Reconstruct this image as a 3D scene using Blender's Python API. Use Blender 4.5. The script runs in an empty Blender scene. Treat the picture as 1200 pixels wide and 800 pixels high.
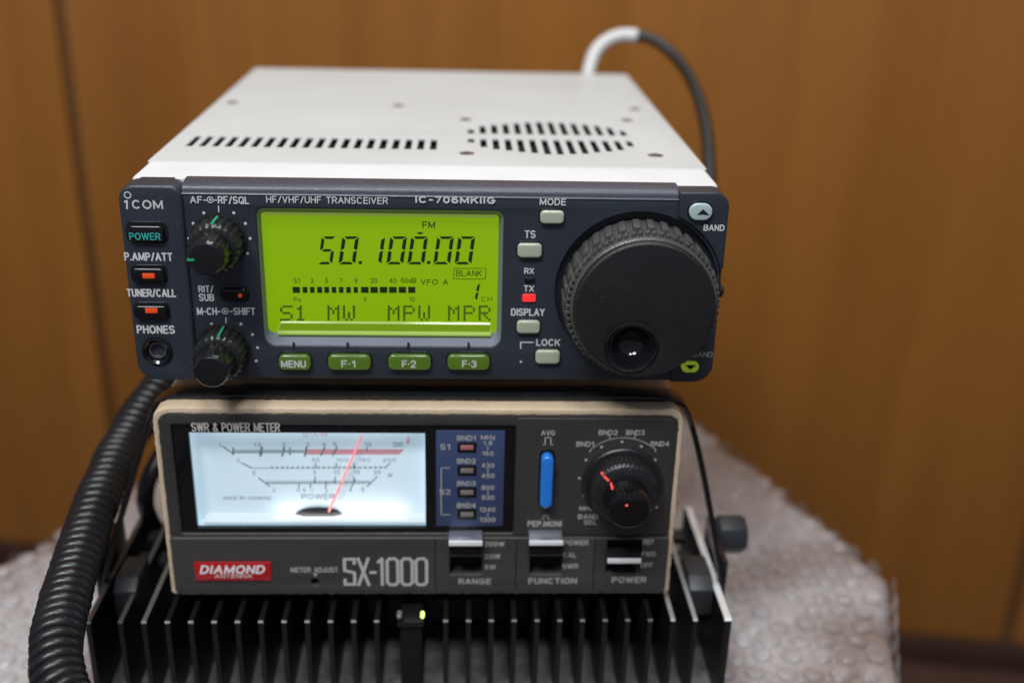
import bpy, bmesh, math, random
from mathutils import Vector, Matrix, noise
random.seed(7)
S = 0.001                                   # everything below is written in millimetres
sc = bpy.context.scene
col = sc.collection

# ------------------------------------------------------------------ camera
CAM = Vector((9.988, -295.079, 134.043)); PITCH, YAW, ROLL = math.radians(22.36), math.radians(2.754), math.radians(1.445); FPX = 1291.57
_f = Vector((math.sin(YAW)*math.cos(PITCH), math.cos(YAW)*math.cos(PITCH), -math.sin(PITCH)))
_r = Vector((math.cos(YAW), -math.sin(YAW), 0)); _u = _r.cross(_f)
RR = _r*math.cos(ROLL) + _u*math.sin(ROLL); UU = -_r*math.sin(ROLL) + _u*math.cos(ROLL)
cd = bpy.data.cameras.new('camera'); cam = bpy.data.objects.new('camera', cd); col.objects.link(cam)
m = Matrix((RR, UU, -_f)).transposed().to_4x4(); m.translation = CAM*S
cam.matrix_world = m
cd.sensor_width = 36; cd.lens = 36*FPX/1200; cd.clip_start = 0.01; cd.clip_end = 50
cd.dof.use_dof = True; cd.dof.focus_distance = 0.302; cd.dof.aperture_fstop = cd.lens/7.0; cd.dof.aperture_blades = 7
sc.camera = cam

def ray(px, py):
    return (_f + RR*((px-600)/FPX) - UU*((py-400)/FPX))
def on(px, py, axis, val):                  # where the sight line through a photo pixel meets a plane of the place
    d = ray(px, py); t = (val-CAM[axis])/d[axis]
    return CAM + d*t
def depth(px, py, z):
    return CAM + ray(px, py)*z

# ------------------------------------------------------------------ world and lamps
w = bpy.data.worlds.new('World'); sc.world = w; w.use_nodes = True
bg = w.node_tree.nodes['Background']; bg.inputs[0].default_value = (0.72, 0.80, 1.0, 1); bg.inputs[1].default_value = 0.22
def area(name, loc, target, size, watts, colr, sizey=None):
    l = bpy.data.lights.new(name, 'AREA'); l.energy = watts; l.color = colr; l.shape = 'RECTANGLE'; l.size = size; l.size_y = sizey or size
    o = bpy.data.objects.new(name, l); col.objects.link(o); o.location = loc
    o.rotation_euler = (Vector(target)-Vector(loc)).to_track_quat('-Z', 'Y').to_euler()
    return o
area('ceiling_light', (-0.38, -0.62, 1.05), (0, 0.05, 0), 0.34, 11.5, (0.965, 0.985, 1.0), 0.30)
area('rear_ceiling_light', (0.12, 0.12, 1.25), (0, 0.1, 0), 0.30, 6.0, (0.965, 0.985, 1.0))
area('front_ceiling_light', (0.06, -0.62, 1.10), (0, 0.0, 0), 0.22, 5.5, (0.965, 0.985, 1.0))
sc.view_settings.view_transform = 'Standard'; sc.view_settings.look = 'None'; sc.view_settings.exposure = 0; sc.view_settings.gamma = 1

# ------------------------------------------------------------------ materials
def srgb(r, g, b):
    f = lambda c: (c/255/12.92 if c/255 <= .04045 else ((c/255+.055)/1.055)**2.4)
    return (f(r), f(g), f(b), 1)
def pm(name, c, rough=.5, metal=0, var=.12, vs=60, bump=.1, bs=900, emit=None, es=1, coat=0, spec=.5, rvar=.1, alpha=None, trans=0, dust=0, dustc=(.5,.47,.43,1)):
    mt = bpy.data.materials.new(name); mt.use_nodes = True; nt = mt.node_tree; N = nt.nodes; L = nt.links
    b = N['Principled BSDF']; tc = N.new('ShaderNodeTexCoord')
    n1 = N.new('ShaderNodeTexNoise'); n1.inputs['Scale'].default_value = vs; n1.inputs['Detail'].default_value = 5; L.new(tc.outputs['Object'], n1.inputs['Vector'])
    mx = N.new('ShaderNodeMix'); mx.data_type = 'RGBA'
    mx.inputs[6].default_value = tuple(x*(1-var) for x in c[:3])+(1,); mx.inputs[7].default_value = tuple(min(1, x*(1+var)) for x in c[:3])+(1,)
    L.new(n1.outputs['Fac'], mx.inputs[0]); out = mx.outputs[2]
    if dust:
        n3 = N.new('ShaderNodeTexNoise'); n3.inputs['Scale'].default_value = 1400; n3.inputs['Detail'].default_value = 3; L.new(tc.outputs['Object'], n3.inputs['Vector'])
        rp = N.new('ShaderNodeMapRange'); rp.inputs[1].default_value = .62; rp.inputs[2].default_value = .80; rp.inputs[4].default_value = dust; L.new(n3.outputs['Fac'], rp.inputs[0])
        m2 = N.new('ShaderNodeMix'); m2.data_type = 'RGBA'; m2.inputs[7].default_value = dustc; L.new(rp.outputs[0], m2.inputs[0]); L.new(out, m2.inputs[6]); out = m2.outputs[2]
    L.new(out, b.inputs['Base Color'])
    mr = N.new('ShaderNodeMapRange'); mr.inputs[3].default_value = max(.02, rough-rvar); mr.inputs[4].default_value = min(1, rough+rvar)
    L.new(n1.outputs['Fac'], mr.inputs[0]); L.new(mr.outputs[0], b.inputs['Roughness'])
    b.inputs['Metallic'].default_value = metal; b.inputs['Specular IOR Level'].default_value = spec
    b.inputs['Coat Weight'].default_value = coat; b.inputs['Coat Roughness'].default_value = .08
    b.inputs['Transmission Weight'].default_value = trans
    if bump:
        n2 = N.new('ShaderNodeTexNoise'); n2.inputs['Scale'].default_value = bs; n2.inputs['Detail'].default_value = 3; L.new(tc.outputs['Object'], n2.inputs['Vector'])
        bp = N.new('ShaderNodeBump'); bp.inputs['Strength'].default_value = bump; bp.inputs['Distance'].default_value = .0004
        L.new(n2.outputs['Fac'], bp.inputs['Height']); L.new(bp.outputs[0], b.inputs['Normal'])
    if emit: b.inputs['Emission Color'].default_value = emit; b.inputs['Emission Strength'].default_value = es
    return mt
M = {}
M['cover'] = pm('painted_cover', (.555, .575, .56, 1), .42, var=.05, vs=25, bump=.22, bs=2600, dust=.25, dustc=(.42, .38, .33, 1))
nt = M['cover'].node_tree; bsdf = nt.nodes['Principled BSDF']; src = bsdf.inputs['Base Color'].links[0].from_socket
tc_ = nt.nodes.new('ShaderNodeTexCoord'); mp_ = nt.nodes.new('ShaderNodeMapping'); mp_.inputs['Scale'].default_value = (40, 220, 40); mp_.inputs['Rotation'].default_value = (0, 0, .5)
ns_ = nt.nodes.new('ShaderNodeTexNoise'); ns_.inputs['Scale'].default_value = 1.6; ns_.inputs['Detail'].default_value = 9; ns_.inputs['Roughness'].default_value = .75
rg_ = nt.nodes.new('ShaderNodeMapRange'); rg_.inputs[1].default_value = .60; rg_.inputs[2].default_value = .78; rg_.inputs[4].default_value = .30
mm_ = nt.nodes.new('ShaderNodeMix'); mm_.data_type = 'RGBA'; mm_.inputs[7].default_value = (.36, .35, .32, 1)
nt.links.new(tc_.outputs['Object'], mp_.inputs[0]); nt.links.new(mp_.outputs[0], ns_.inputs['Vector']); nt.links.new(ns_.outputs['Fac'], rg_.inputs[0]); nt.links.new(rg_.outputs[0], mm_.inputs[0]); nt.links.new(src, mm_.inputs[6]); nt.links.new(mm_.outputs[2], bsdf.inputs['Base Color'])
M['frame_white'] = pm('painted_frame', (.74, .755, .76, 1), .35, var=.04, bump=.12, bs=2200)
M['panel'] = pm('panel_plastic', (.024, .031, .043, 1), .42, var=.12, bump=.22, bs=3500, dust=.10)
M['panel_top'] = pm('panel_edge_plastic', (.045, .050, .068, 1), .34, var=.12, bump=.22, bs=3500, dust=.30)
M['bezel_silver'] = pm('bezel_plastic', (.17, .18, .235, 1), .30, var=.1, bump=.12, bs=3000, dust=.15)
M['black'] = pm('black_plastic', (.012, .012, .013, 1), .38, var=.2, bump=.15, bs=2500, dust=.12)
M['dial_face'] = pm('dial_face_plastic', (.011, .011, .012, 1), .42, var=.2, bump=.35, bs=5200, dust=.10)
M['rubber'] = pm('black_rubber', (.014, .014, .014, 1), .28, var=.3, bump=.3, bs=1500, dust=.35, dustc=(.16, .15, .14, 1))
M['dial_rubber'] = pm('ribbed_grip_rubber', (.070, .068, .064, 1), .33, var=.4, vs=220, bump=.3, bs=1500, dust=.5, dustc=(.20, .19, .175, 1))
M['gloss'] = pm('gloss_black', (.006, .006, .007, 1), .10, var=.1, bump=0, rvar=.04, dust=.02)
M['knob_gloss'] = pm('knob_black', (.008, .008, .009, 1), .24, var=.2, vs=200, bump=.12, bs=2500, dust=.10, dustc=(.2, .2, .19, 1))
M['void'] = pm('dark_inside', (.004, .004, .004, 1), .8, bump=0)
M['print'] = pm('white_print', (.62, .62, .62, 1), .5, var=.15, vs=900, bump=0)
M['print_dim'] = pm('grey_print', (.42, .41, .38, 1), .5, var=.2, vs=900, bump=0)
M['print_bold'] = pm('cream_print', (.52, .51, .47, 1), .5, var=.1, vs=900, bump=0)
M['teal'] = pm('teal_print', (.02, .22, .21, 1), .4, bump=0, emit=(.02, .26, .25, 1), es=.5)
M['green'] = pm('green_mark', (.01, .30, .14, 1), .4, bump=0, emit=(.01, .3, .14, 1), es=.25)
M['orange'] = pm('orange_lens', (.75, .08, .01, 1), .3, bump=0, emit=(1, .09, .02, 1), es=.12)
M['red_led'] = pm('red_lens', (.8, .02, .02, 1), .3, bump=0, emit=(1, .04, .05, 1), es=.55)
M['lcd'] = pm('lcd_backlight', (.06, .10, 0, 1), .25, bump=0, var=.03, emit=(.200, .365, .0, 1), es=.90)
M['lcd_edge'] = pm('lcd_edge_highlight', (.25, .32, .10, 1), .12, bump=0, emit=(.32, .50, .05, 1), es=.45)  # emission paints the highlight along the display window's edges
M['lcd_reflection'] = pm('lcd_painted_reflection', (.03, .05, .005, 1), .35, bump=0, emit=(.165, .285, .008, 1), es=.85, spec=.0)  # emission stands in for the reflection at the foot of the window
M['seg'] = pm('lcd_segment', (.010, .022, 0, 1), .5, bump=0)
M['seg_mid'] = pm('lcd_segment_pale', (.045, .085, .003, 1), .5, bump=0)
M['seg_small'] = pm('lcd_symbol', (.022, .045, 0, 1), .5, bump=0)
M['key'] = pm('pale_key_plastic', (.40, .45, .33, 1), .30, var=.08, bump=.08, coat=.4)
M['key_cyan'] = pm('cyan_key_plastic', (.42, .52, .50, 1), .25, var=.08, bump=.05, coat=.4)
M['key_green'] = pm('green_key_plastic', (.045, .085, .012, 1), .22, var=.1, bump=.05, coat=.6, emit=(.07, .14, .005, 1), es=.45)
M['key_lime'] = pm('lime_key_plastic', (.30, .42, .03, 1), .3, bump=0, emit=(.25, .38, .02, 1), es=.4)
M['metal'] = pm('steel', (.55, .54, .52, 1), .28, metal=1, var=.1, bump=.05)
M['screw'] = pm('screw_steel', (.30, .29, .28, 1), .35, metal=1, var=.2, bump=.1)
M['case_beige'] = pm('beige_case', (.62, .48, .33, 1), .60, var=.14, vs=90, bump=.5, bs=1100, dust=.5, dustc=(.30, .22, .15, 1))
M['meter_grey'] = pm('meter_panel', (.036, .033, .031, 1), .45, var=.12, bump=.3, bs=3500, dust=.12)
M['meter_low'] = pm('meter_lower_panel', (.049, .047, .046, 1), .45, var=.10, bump=.3, bs=3500, dust=.10)
M['acrylic'] = pm('black_acrylic', (.007, .007, .008, 1), .14, var=.1, bump=0, rvar=.05, dust=.05)
M['blue_panel'] = pm('blue_panel', (.040, .062, .140, 1), .4, var=.06, bump=.05)
M['blue_key'] = pm('blue_key', (.020, .20, .72, 1), .30, var=.05, bump=.03, coat=.3)
M['meter_face'] = pm('meter_scale_card', (.50, .60, .66, 1), .55, var=.02, bump=0, emit=(.56, .74, .84, 1), es=.42)
M['scale_ink'] = pm('scale_ink', (.10, .14, .18, 1), .6, bump=0, emit=(.45, .6, .7, 1), es=.10)
M['scale_ink_pale'] = pm('scale_ink_pale', (.20, .27, .32, 1), .6, bump=0)
M['scale_red'] = pm('scale_red_ink', (.42, .16, .19, 1), .6, bump=0, emit=(.5, .28, .32, 1), es=.45)
M['needle'] = pm('needle_red', (.8, .06, .05, 1), .4, bump=0, emit=(1, .12, .10, 1), es=.55)
M['meter_needle'] = pm('pale_red_needle', (.8, .22, .22, 1), .4, bump=0, emit=(1, .30, .30, 1), es=.55)
M['badge'] = pm('red_badge', (.46, .008, .014, 1), .25, var=.05, bump=0, coat=.3)
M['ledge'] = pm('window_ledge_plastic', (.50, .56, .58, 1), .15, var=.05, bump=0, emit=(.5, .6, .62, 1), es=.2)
M['white_gloss'] = pm('white_gloss', (.85, .85, .85, 1), .25, var=.03, bump=0)
M['lever'] = pm('lever_chrome', (.45, .46, .52, 1), .22, metal=.8, var=.1, bump=0)
M['led_off'] = pm('led_window_unlit', (.22, .19, .17, 1), .35, bump=0)
M['led_pink'] = pm('led_window_pink', (.42, .16, .15, 1), .35, bump=0)
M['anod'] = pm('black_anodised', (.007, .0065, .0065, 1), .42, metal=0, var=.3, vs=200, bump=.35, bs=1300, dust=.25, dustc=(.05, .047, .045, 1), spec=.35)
M['anod_edge'] = pm('lit_fin_edge', (.80, .81, .80, 1), .30, metal=.3, var=.4, vs=150, bump=.2)  # light caught by the right outer fin, painted as a pale colour
M['anod_mid'] = pm('lit_edge_soft', (.34, .34, .34, 1), .32, metal=.3, var=.4, vs=150, bump=.2)  # softer painted highlight for the next fins on the right
M['anod_dim'] = pm('lit_edge_dim', (.11, .105, .10, 1), .35, var=.4, vs=150, bump=.2)  # dimmer painted highlight for the fins on the left
M['anod_tip'] = pm('lit_fin_tip', (.07, .07, .07, 1), .35, metal=.2, var=.4, vs=150, bump=.2)  # painted highlight on the tips of the middle fins
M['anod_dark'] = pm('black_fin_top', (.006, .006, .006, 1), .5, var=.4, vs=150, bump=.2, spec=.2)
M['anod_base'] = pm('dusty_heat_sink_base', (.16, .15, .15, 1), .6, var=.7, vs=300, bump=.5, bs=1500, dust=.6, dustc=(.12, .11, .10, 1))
M['block'] = pm('grey_rubber_block', (.024, .027, .031, 1), .45, var=.15, bump=.2)
M['strap'] = pm('black_steel', (.010, .010, .011, 1), .20, var=.2, bump=.15, bs=700, rvar=.08, dust=.06)
M['led_green'] = pm('green_lamp', (.5, .6, .1, 1), .3, bump=0, emit=(.72, .95, .25, 1), es=1.6)
M['lamp_clear'] = pm('clear_lamp', (.12, .12, .115, 1), .25, bump=0, coat=.3)
M['cord'] = pm('cord_vinyl', (.007, .0072, .008, 1), .36, var=.15, bump=.1, bs=1200, dust=.12)
M['cable_black'] = pm('cable_vinyl', (.006, .005, .004, 1), .5, var=.1, bump=.1)
M['cable_white'] = pm('pale_cable', (.62, .61, .59, 1), .40, var=.05, bump=.05)  # pale colour for the first length of the rear cable
# varnished wood
def wood(name, c1, c2, rough=.28, seed=0):
    mt = bpy.data.materials.new(name); mt.use_nodes = True; nt = mt.node_tree; N = nt.nodes; L = nt.links; b = N['Principled BSDF']
    tc = N.new('ShaderNodeTexCoord'); mp = N.new('ShaderNodeMapping'); mp.inputs['Scale'].default_value = (9, 9, .7); mp.inputs['Location'].default_value = (seed*3.1, seed*1.7, seed)
    L.new(tc.outputs['Object'], mp.inputs[0])
    n = N.new('ShaderNodeTexNoise'); n.inputs['Scale'].default_value = 3; n.inputs['Detail'].default_value = 8; n.inputs['Distortion'].default_value = .6; L.new(mp.outputs[0], n.inputs['Vector'])
    n2 = N.new('ShaderNodeTexNoise'); n2.inputs['Scale'].default_value = 40; n2.inputs['Detail'].default_value = 4; L.new(mp.outputs[0], n2.inputs['Vector'])
    ad = N.new('ShaderNodeMath'); ad.operation = 'MULTIPLY_ADD'; ad.inputs[1].default_value = .25; L.new(n2.outputs['Fac'], ad.inputs[0]); L.new(n.outputs['Fac'], ad.inputs[2])
    cr = N.new('ShaderNodeValToRGB'); cr.color_ramp.elements[0].position = .42; cr.color_ramp.elements[0].color = c1; cr.color_ramp.elements[1].position = .82; cr.color_ramp.elements[1].color = c2
    L.new(ad.outputs[0], cr.inputs[0]); L.new(cr.outputs[0], b.inputs['Base Color'])
    b.inputs['Roughness'].default_value = rough; b.inputs['Coat Weight'].default_value = .25; b.inputs['Coat Roughness'].default_value = .3
    return mt
M['wood'] = wood('varnished_wood', (.275, .103, .015, 1), (.355, .139, .022, 1), .38)
M['wood2'] = wood('varnished_wood_lighter', (.29, .107, .016, 1), (.37, .145, .024, 1), .38, 5)
M['seam'] = wood('dark_wood_batten', (.10, .040, .010, 1), (.15, .062, .016, 1), .45, 2)
M['skirt'] = wood('dark_brown_wood', (.035, .014, .008, 1), (.055, .024, .014, 1), .4, 3)
M['floor'] = wood('dark_floor_wood', (.050, .022, .016, 1), (.075, .036, .026, 1), .4, 4)
# bubble wrap film over a brown parcel
def wrapmat(name, a, b2, rough, sc_=16):
    mt = bpy.data.materials.new(name); mt.use_nodes = True; nt = mt.node_tree; N = nt.nodes; L = nt.links; b = N['Principled BSDF']
    tc = N.new('ShaderNodeTexCoord'); n = N.new('ShaderNodeTexNoise'); n.inputs['Scale'].default_value = sc_; n.inputs['Detail'].default_value = 6; n.inputs['Distortion'].default_value = 1.2; L.new(tc.outputs['Object'], n.inputs['Vector'])
    cr = N.new('ShaderNodeValToRGB'); cr.color_ramp.elements[0].position = .38; cr.color_ramp.elements[0].color = a; cr.color_ramp.elements[1].position = .62; cr.color_ramp.elements[1].color = b2
    L.new(n.outputs['Fac'], cr.inputs[0]); L.new(cr.outputs[0], b.inputs['Base Color']); b.inputs['Roughness'].default_value = rough; b.inputs['Coat Weight'].default_value = .7; b.inputs['Coat Roughness'].default_value = .06
    n2 = N.new('ShaderNodeTexNoise'); n2.inputs['Scale'].default_value = 170; n2.inputs['Detail'].default_value = 5; n2.inputs['Distortion'].default_value = 2; L.new(tc.outputs['Object'], n2.inputs['Vector'])
    bp = N.new('ShaderNodeBump'); bp.inputs['Strength'].default_value = .8; bp.inputs['Distance'].default_value = .002; L.new(n2.outputs['Fac'], bp.inputs['Height']); L.new(bp.outputs[0], b.inputs['Normal']); L.new(bp.outputs[0], b.inputs['Coat Normal'])
    return mt
M['wrap'] = wrapmat('bubble_wrap_film', (.25, .195, .17, 1), (.45, .42, .415, 1), .14, 10)
M['bubble'] = wrapmat('bubble_film', (.33, .28, .265, 1), (.54, .515, .515, 1), .05, 10)
M['bubble'].node_tree.nodes['Principled BSDF'].inputs['Alpha'].default_value = .50
for n_ in M['bubble'].node_tree.nodes:
    if n_.type == 'BUMP': n_.inputs['Strength'].default_value = .35

# ------------------------------------------------------------------ mesh helpers
def thing(name, origin, label, cat, group=None):
    o = bpy.data.objects.new(name, None); col.objects.link(o); o.empty_display_size = .01
    o.location = Vector(origin)*S; o['label'] = label; o['category'] = cat
    if group: o['group'] = group
    o['_o'] = [float(x) for x in origin]
    return o
def origin_of(p):
    while p is not None:
        if '_o' in p: return Vector(p['_o'][:])
        p = p.parent
    return Vector((0, 0, 0))
def link(name, me, mat, parent, smooth=35, loc=None):
    o = bpy.data.objects.new(name, me); col.objects.link(o)
    if parent is not None: o.parent = parent
    if loc is not None: o.location = Vector(loc)*S
    if mat is not None and not me.materials:
        for q in (mat if isinstance(mat, (list, tuple)) else [mat]): me.materials.append(M[q])
    if smooth and len(me.polygons):
        me.shade_smooth(); me.set_sharp_from_angle(angle=math.radians(smooth))
    return o
class MB:
    def __init__(s): s.v = []; s.f = []; s.mi = []
    def add(s, vs, fs, mi=0):
        n = len(s.v); s.v += [tuple(v) for v in vs]; s.f += [tuple(i+n for i in f) for f in fs]; s.mi += [mi]*len(fs); return s
    def box(s, x0, x1, y0, y1, z0, z1, mi=0):
        return s.add([(x, y, z) for x in (x0, x1) for y in (y0, y1) for z in (z0, z1)],
                     [(0, 1, 3, 2), (4, 6, 7, 5), (0, 4, 5, 1), (2, 3, 7, 6), (0, 2, 6, 4), (1, 5, 7, 3)], mi)
    def loft(s, rings, cap0=True, cap1=True, closed=True, mi=0):
        n = len(rings[0]); vs = [p for r in rings for p in r]; fs = []
        for i in range(len(rings)-1):
            for j in range(n if closed else n-1):
                k = (j+1) % n; fs.append((i*n+j, i*n+k, (i+1)*n+k, (i+1)*n+j))
        if cap0: fs.append(tuple(range(n))[::-1])
        if cap1: fs.append(tuple((len(rings)-1)*n+j for j in range(n)))
        return s.add(vs, fs, mi)
    def lathe(s, cx, cz, prof, seg=48, mod=None, cap0=False, cap1=True, mi=0):   # prof: (radius, y) along -Y
        rings = []
        for k, (r, y) in enumerate(prof):
            rings.append([(cx+(r*(mod(j, k) if mod else 1))*math.cos(2*math.pi*j/seg), y, cz+(r*(mod(j, k) if mod else 1))*math.sin(2*math.pi*j/seg)) for j in range(seg)])
        return s.loft(rings, cap0, cap1, mi=mi)
    def ribbon(s, pts, y, wd, mi=0):                   # flat stroke in the x-z plane
        for (a, b) in zip(pts, pts[1:]):
            a = Vector(a); b = Vector(b); d = (b-a).normalized(); n = Vector((-d.y, d.x))*wd/2; a2 = a-d*wd*.38; b2 = b+d*wd*.38
            s.add([(p.x, y, p.y) for p in (a2+n, a2-n, b2-n, b2+n)], [(0, 1, 2, 3)], mi)
        return s
    def quad(s, x0, x1, z0, z1, y, mi=0):
        return s.add([(x0, y, z0), (x1, y, z0), (x1, y, z1), (x0, y, z1)], [(0, 1, 2, 3)], mi)
    def disc(s, x, z, r, y, n=12, mi=0):
        return s.add([(x+r*math.cos(2*math.pi*i/n), y, z+r*math.sin(2*math.pi*i/n)) for i in range(n)], [tuple(range(n))], mi)
    def tube(s, path, r, n=10, cap=True, mi=0):
        P = [Vector(p) for p in path]; rings = []; t = (P[1]-P[0]).normalized(); nn = t.orthogonal().normalized()
        for i, p in enumerate(P):
            t = (P[min(i+1, len(P)-1)]-P[max(i-1, 0)]).normalized(); nn = (nn-t*nn.dot(t)).normalized(); b = t.cross(nn)
            ri = r(i/(len(P)-1)) if callable(r) else r
            rings.append([tuple(p+(nn*math.cos(2*math.pi*j/n)+b*math.sin(2*math.pi*j/n))*ri) for j in range(n)])
        return s.loft(rings, cap, cap, mi=mi)
    def build(s, name, mat, parent=None, bevel=0, bseg=2, smooth=35, kind=None, fix=True, loc=None):
        o = origin_of(parent) if loc is None else Vector((0, 0, 0))
        me = bpy.data.meshes.new(name); me.from_pydata([((Vector(v)-o)*S)[:] for v in s.v], [], s.f)
        for p, i in zip(me.polygons, s.mi): p.material_index = i
        if fix or bevel:
            bm = bmesh.new(); bm.from_mesh(me)
            if fix: bmesh.ops.recalc_face_normals(bm, faces=bm.faces)
            if bevel:
                es = [e for e in bm.edges if len(e.link_faces) == 2 and e.calc_face_angle(0) > math.radians(30)]
                bmesh.ops.bevel(bm, geom=es, offset=bevel*S, segments=bseg, affect='EDGES', profile=.5, clamp_overlap=True)
            bm.to_mesh(me); bm.free()
        ob = link(name, me, mat, parent, smooth, loc)
        if kind: ob['kind'] = kind
        return ob
def rrect(x0, x1, z0, z1, r, n=6):
    if not isinstance(r, (list, tuple)): r = [r]*4     # order: BL, BR, TR, TL
    out = []
    for (cx, cz, a0, rr) in ((x0+r[0], z0+r[0], 180, r[0]), (x1-r[1], z0+r[1], 270, r[1]), (x1-r[2], z1-r[2], 0, r[2]), (x0+r[3], z1-r[3], 90, r[3])):
        for i in range(n+1):
            a = math.radians(a0+90*i/n); out.append((cx+rr*math.cos(a), cz+rr*math.sin(a)))
    return out
def circle(cx, cz, r, n=48): return [(cx+r*math.cos(2*math.pi*i/n), cz+r*math.sin(2*math.pi*i/n)) for i in range(n)]
def plate(name, outer, holes, yf, yb, bev, mat, parent, plane='xz', bres=2):
    """a plate with real holes: outline in 2D, front at yf, back at yb, edges rounded by bev"""
    cu = bpy.data.curves.new(name, 'CURVE'); cu.dimensions = '2D'; cu.fill_mode = 'BOTH'
    for poly in [outer]+list(holes):
        sp = cu.splines.new('POLY'); sp.points.add(len(poly)-1)
        for p, (a, b) in zip(sp.points, poly): p.co = (a, b, 0, 1)
        sp.use_cyclic_u = True
    cu.extrude = max(0, abs(yb-yf)/2-bev); cu.bevel_depth = bev; cu.bevel_resolution = bres; cu.offset = -bev
    t = bpy.data.objects.new('tmp', cu); col.objects.link(t); dg = bpy.context.evaluated_depsgraph_get()
    me = bpy.data.meshes.new_from_object(t.evaluated_get(dg)); bpy.data.objects.remove(t); bpy.data.curves.remove(cu); me.name = name
    o = origin_of(parent); mid = (yf+yb)/2; me.materials.clear()
    for v in me.vertices:
        a, b, c = v.co
        q = Vector((a, mid-c if yf < yb else mid+c, b)) if plane == 'xz' else Vector((a, b, mid+c))
        v.co = (q-o)*S
    bm = bmesh.new(); bm.from_mesh(me); bmesh.ops.remove_doubles(bm, verts=bm.verts, dist=1e-6); bmesh.ops.recalc_face_normals(bm, faces=bm.faces); bm.to_mesh(me); bm.free()
    return link(name, me, mat, parent, 35)
def _arc(cx, cy, rx, ry, a0, a1, n=8): return [(cx+rx*math.cos(math.radians(a0+(a1-a0)*i/n)), cy+ry*math.sin(math.radians(a0+(a1-a0)*i/n))) for i in range(n+1)]
_C = _arc(.5, .5, .5, .5, 50, 310, 14)
def _bowl(y0, y1, x0=0, xm=.45): c = (y0+y1)/2; h = (y1-y0)/2; return [(x0, y1), (xm, y1)]+_arc(xm, c, 1-xm, h, 90, -90)[1:-1]+[(xm, y0), (x0, y0)]
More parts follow.
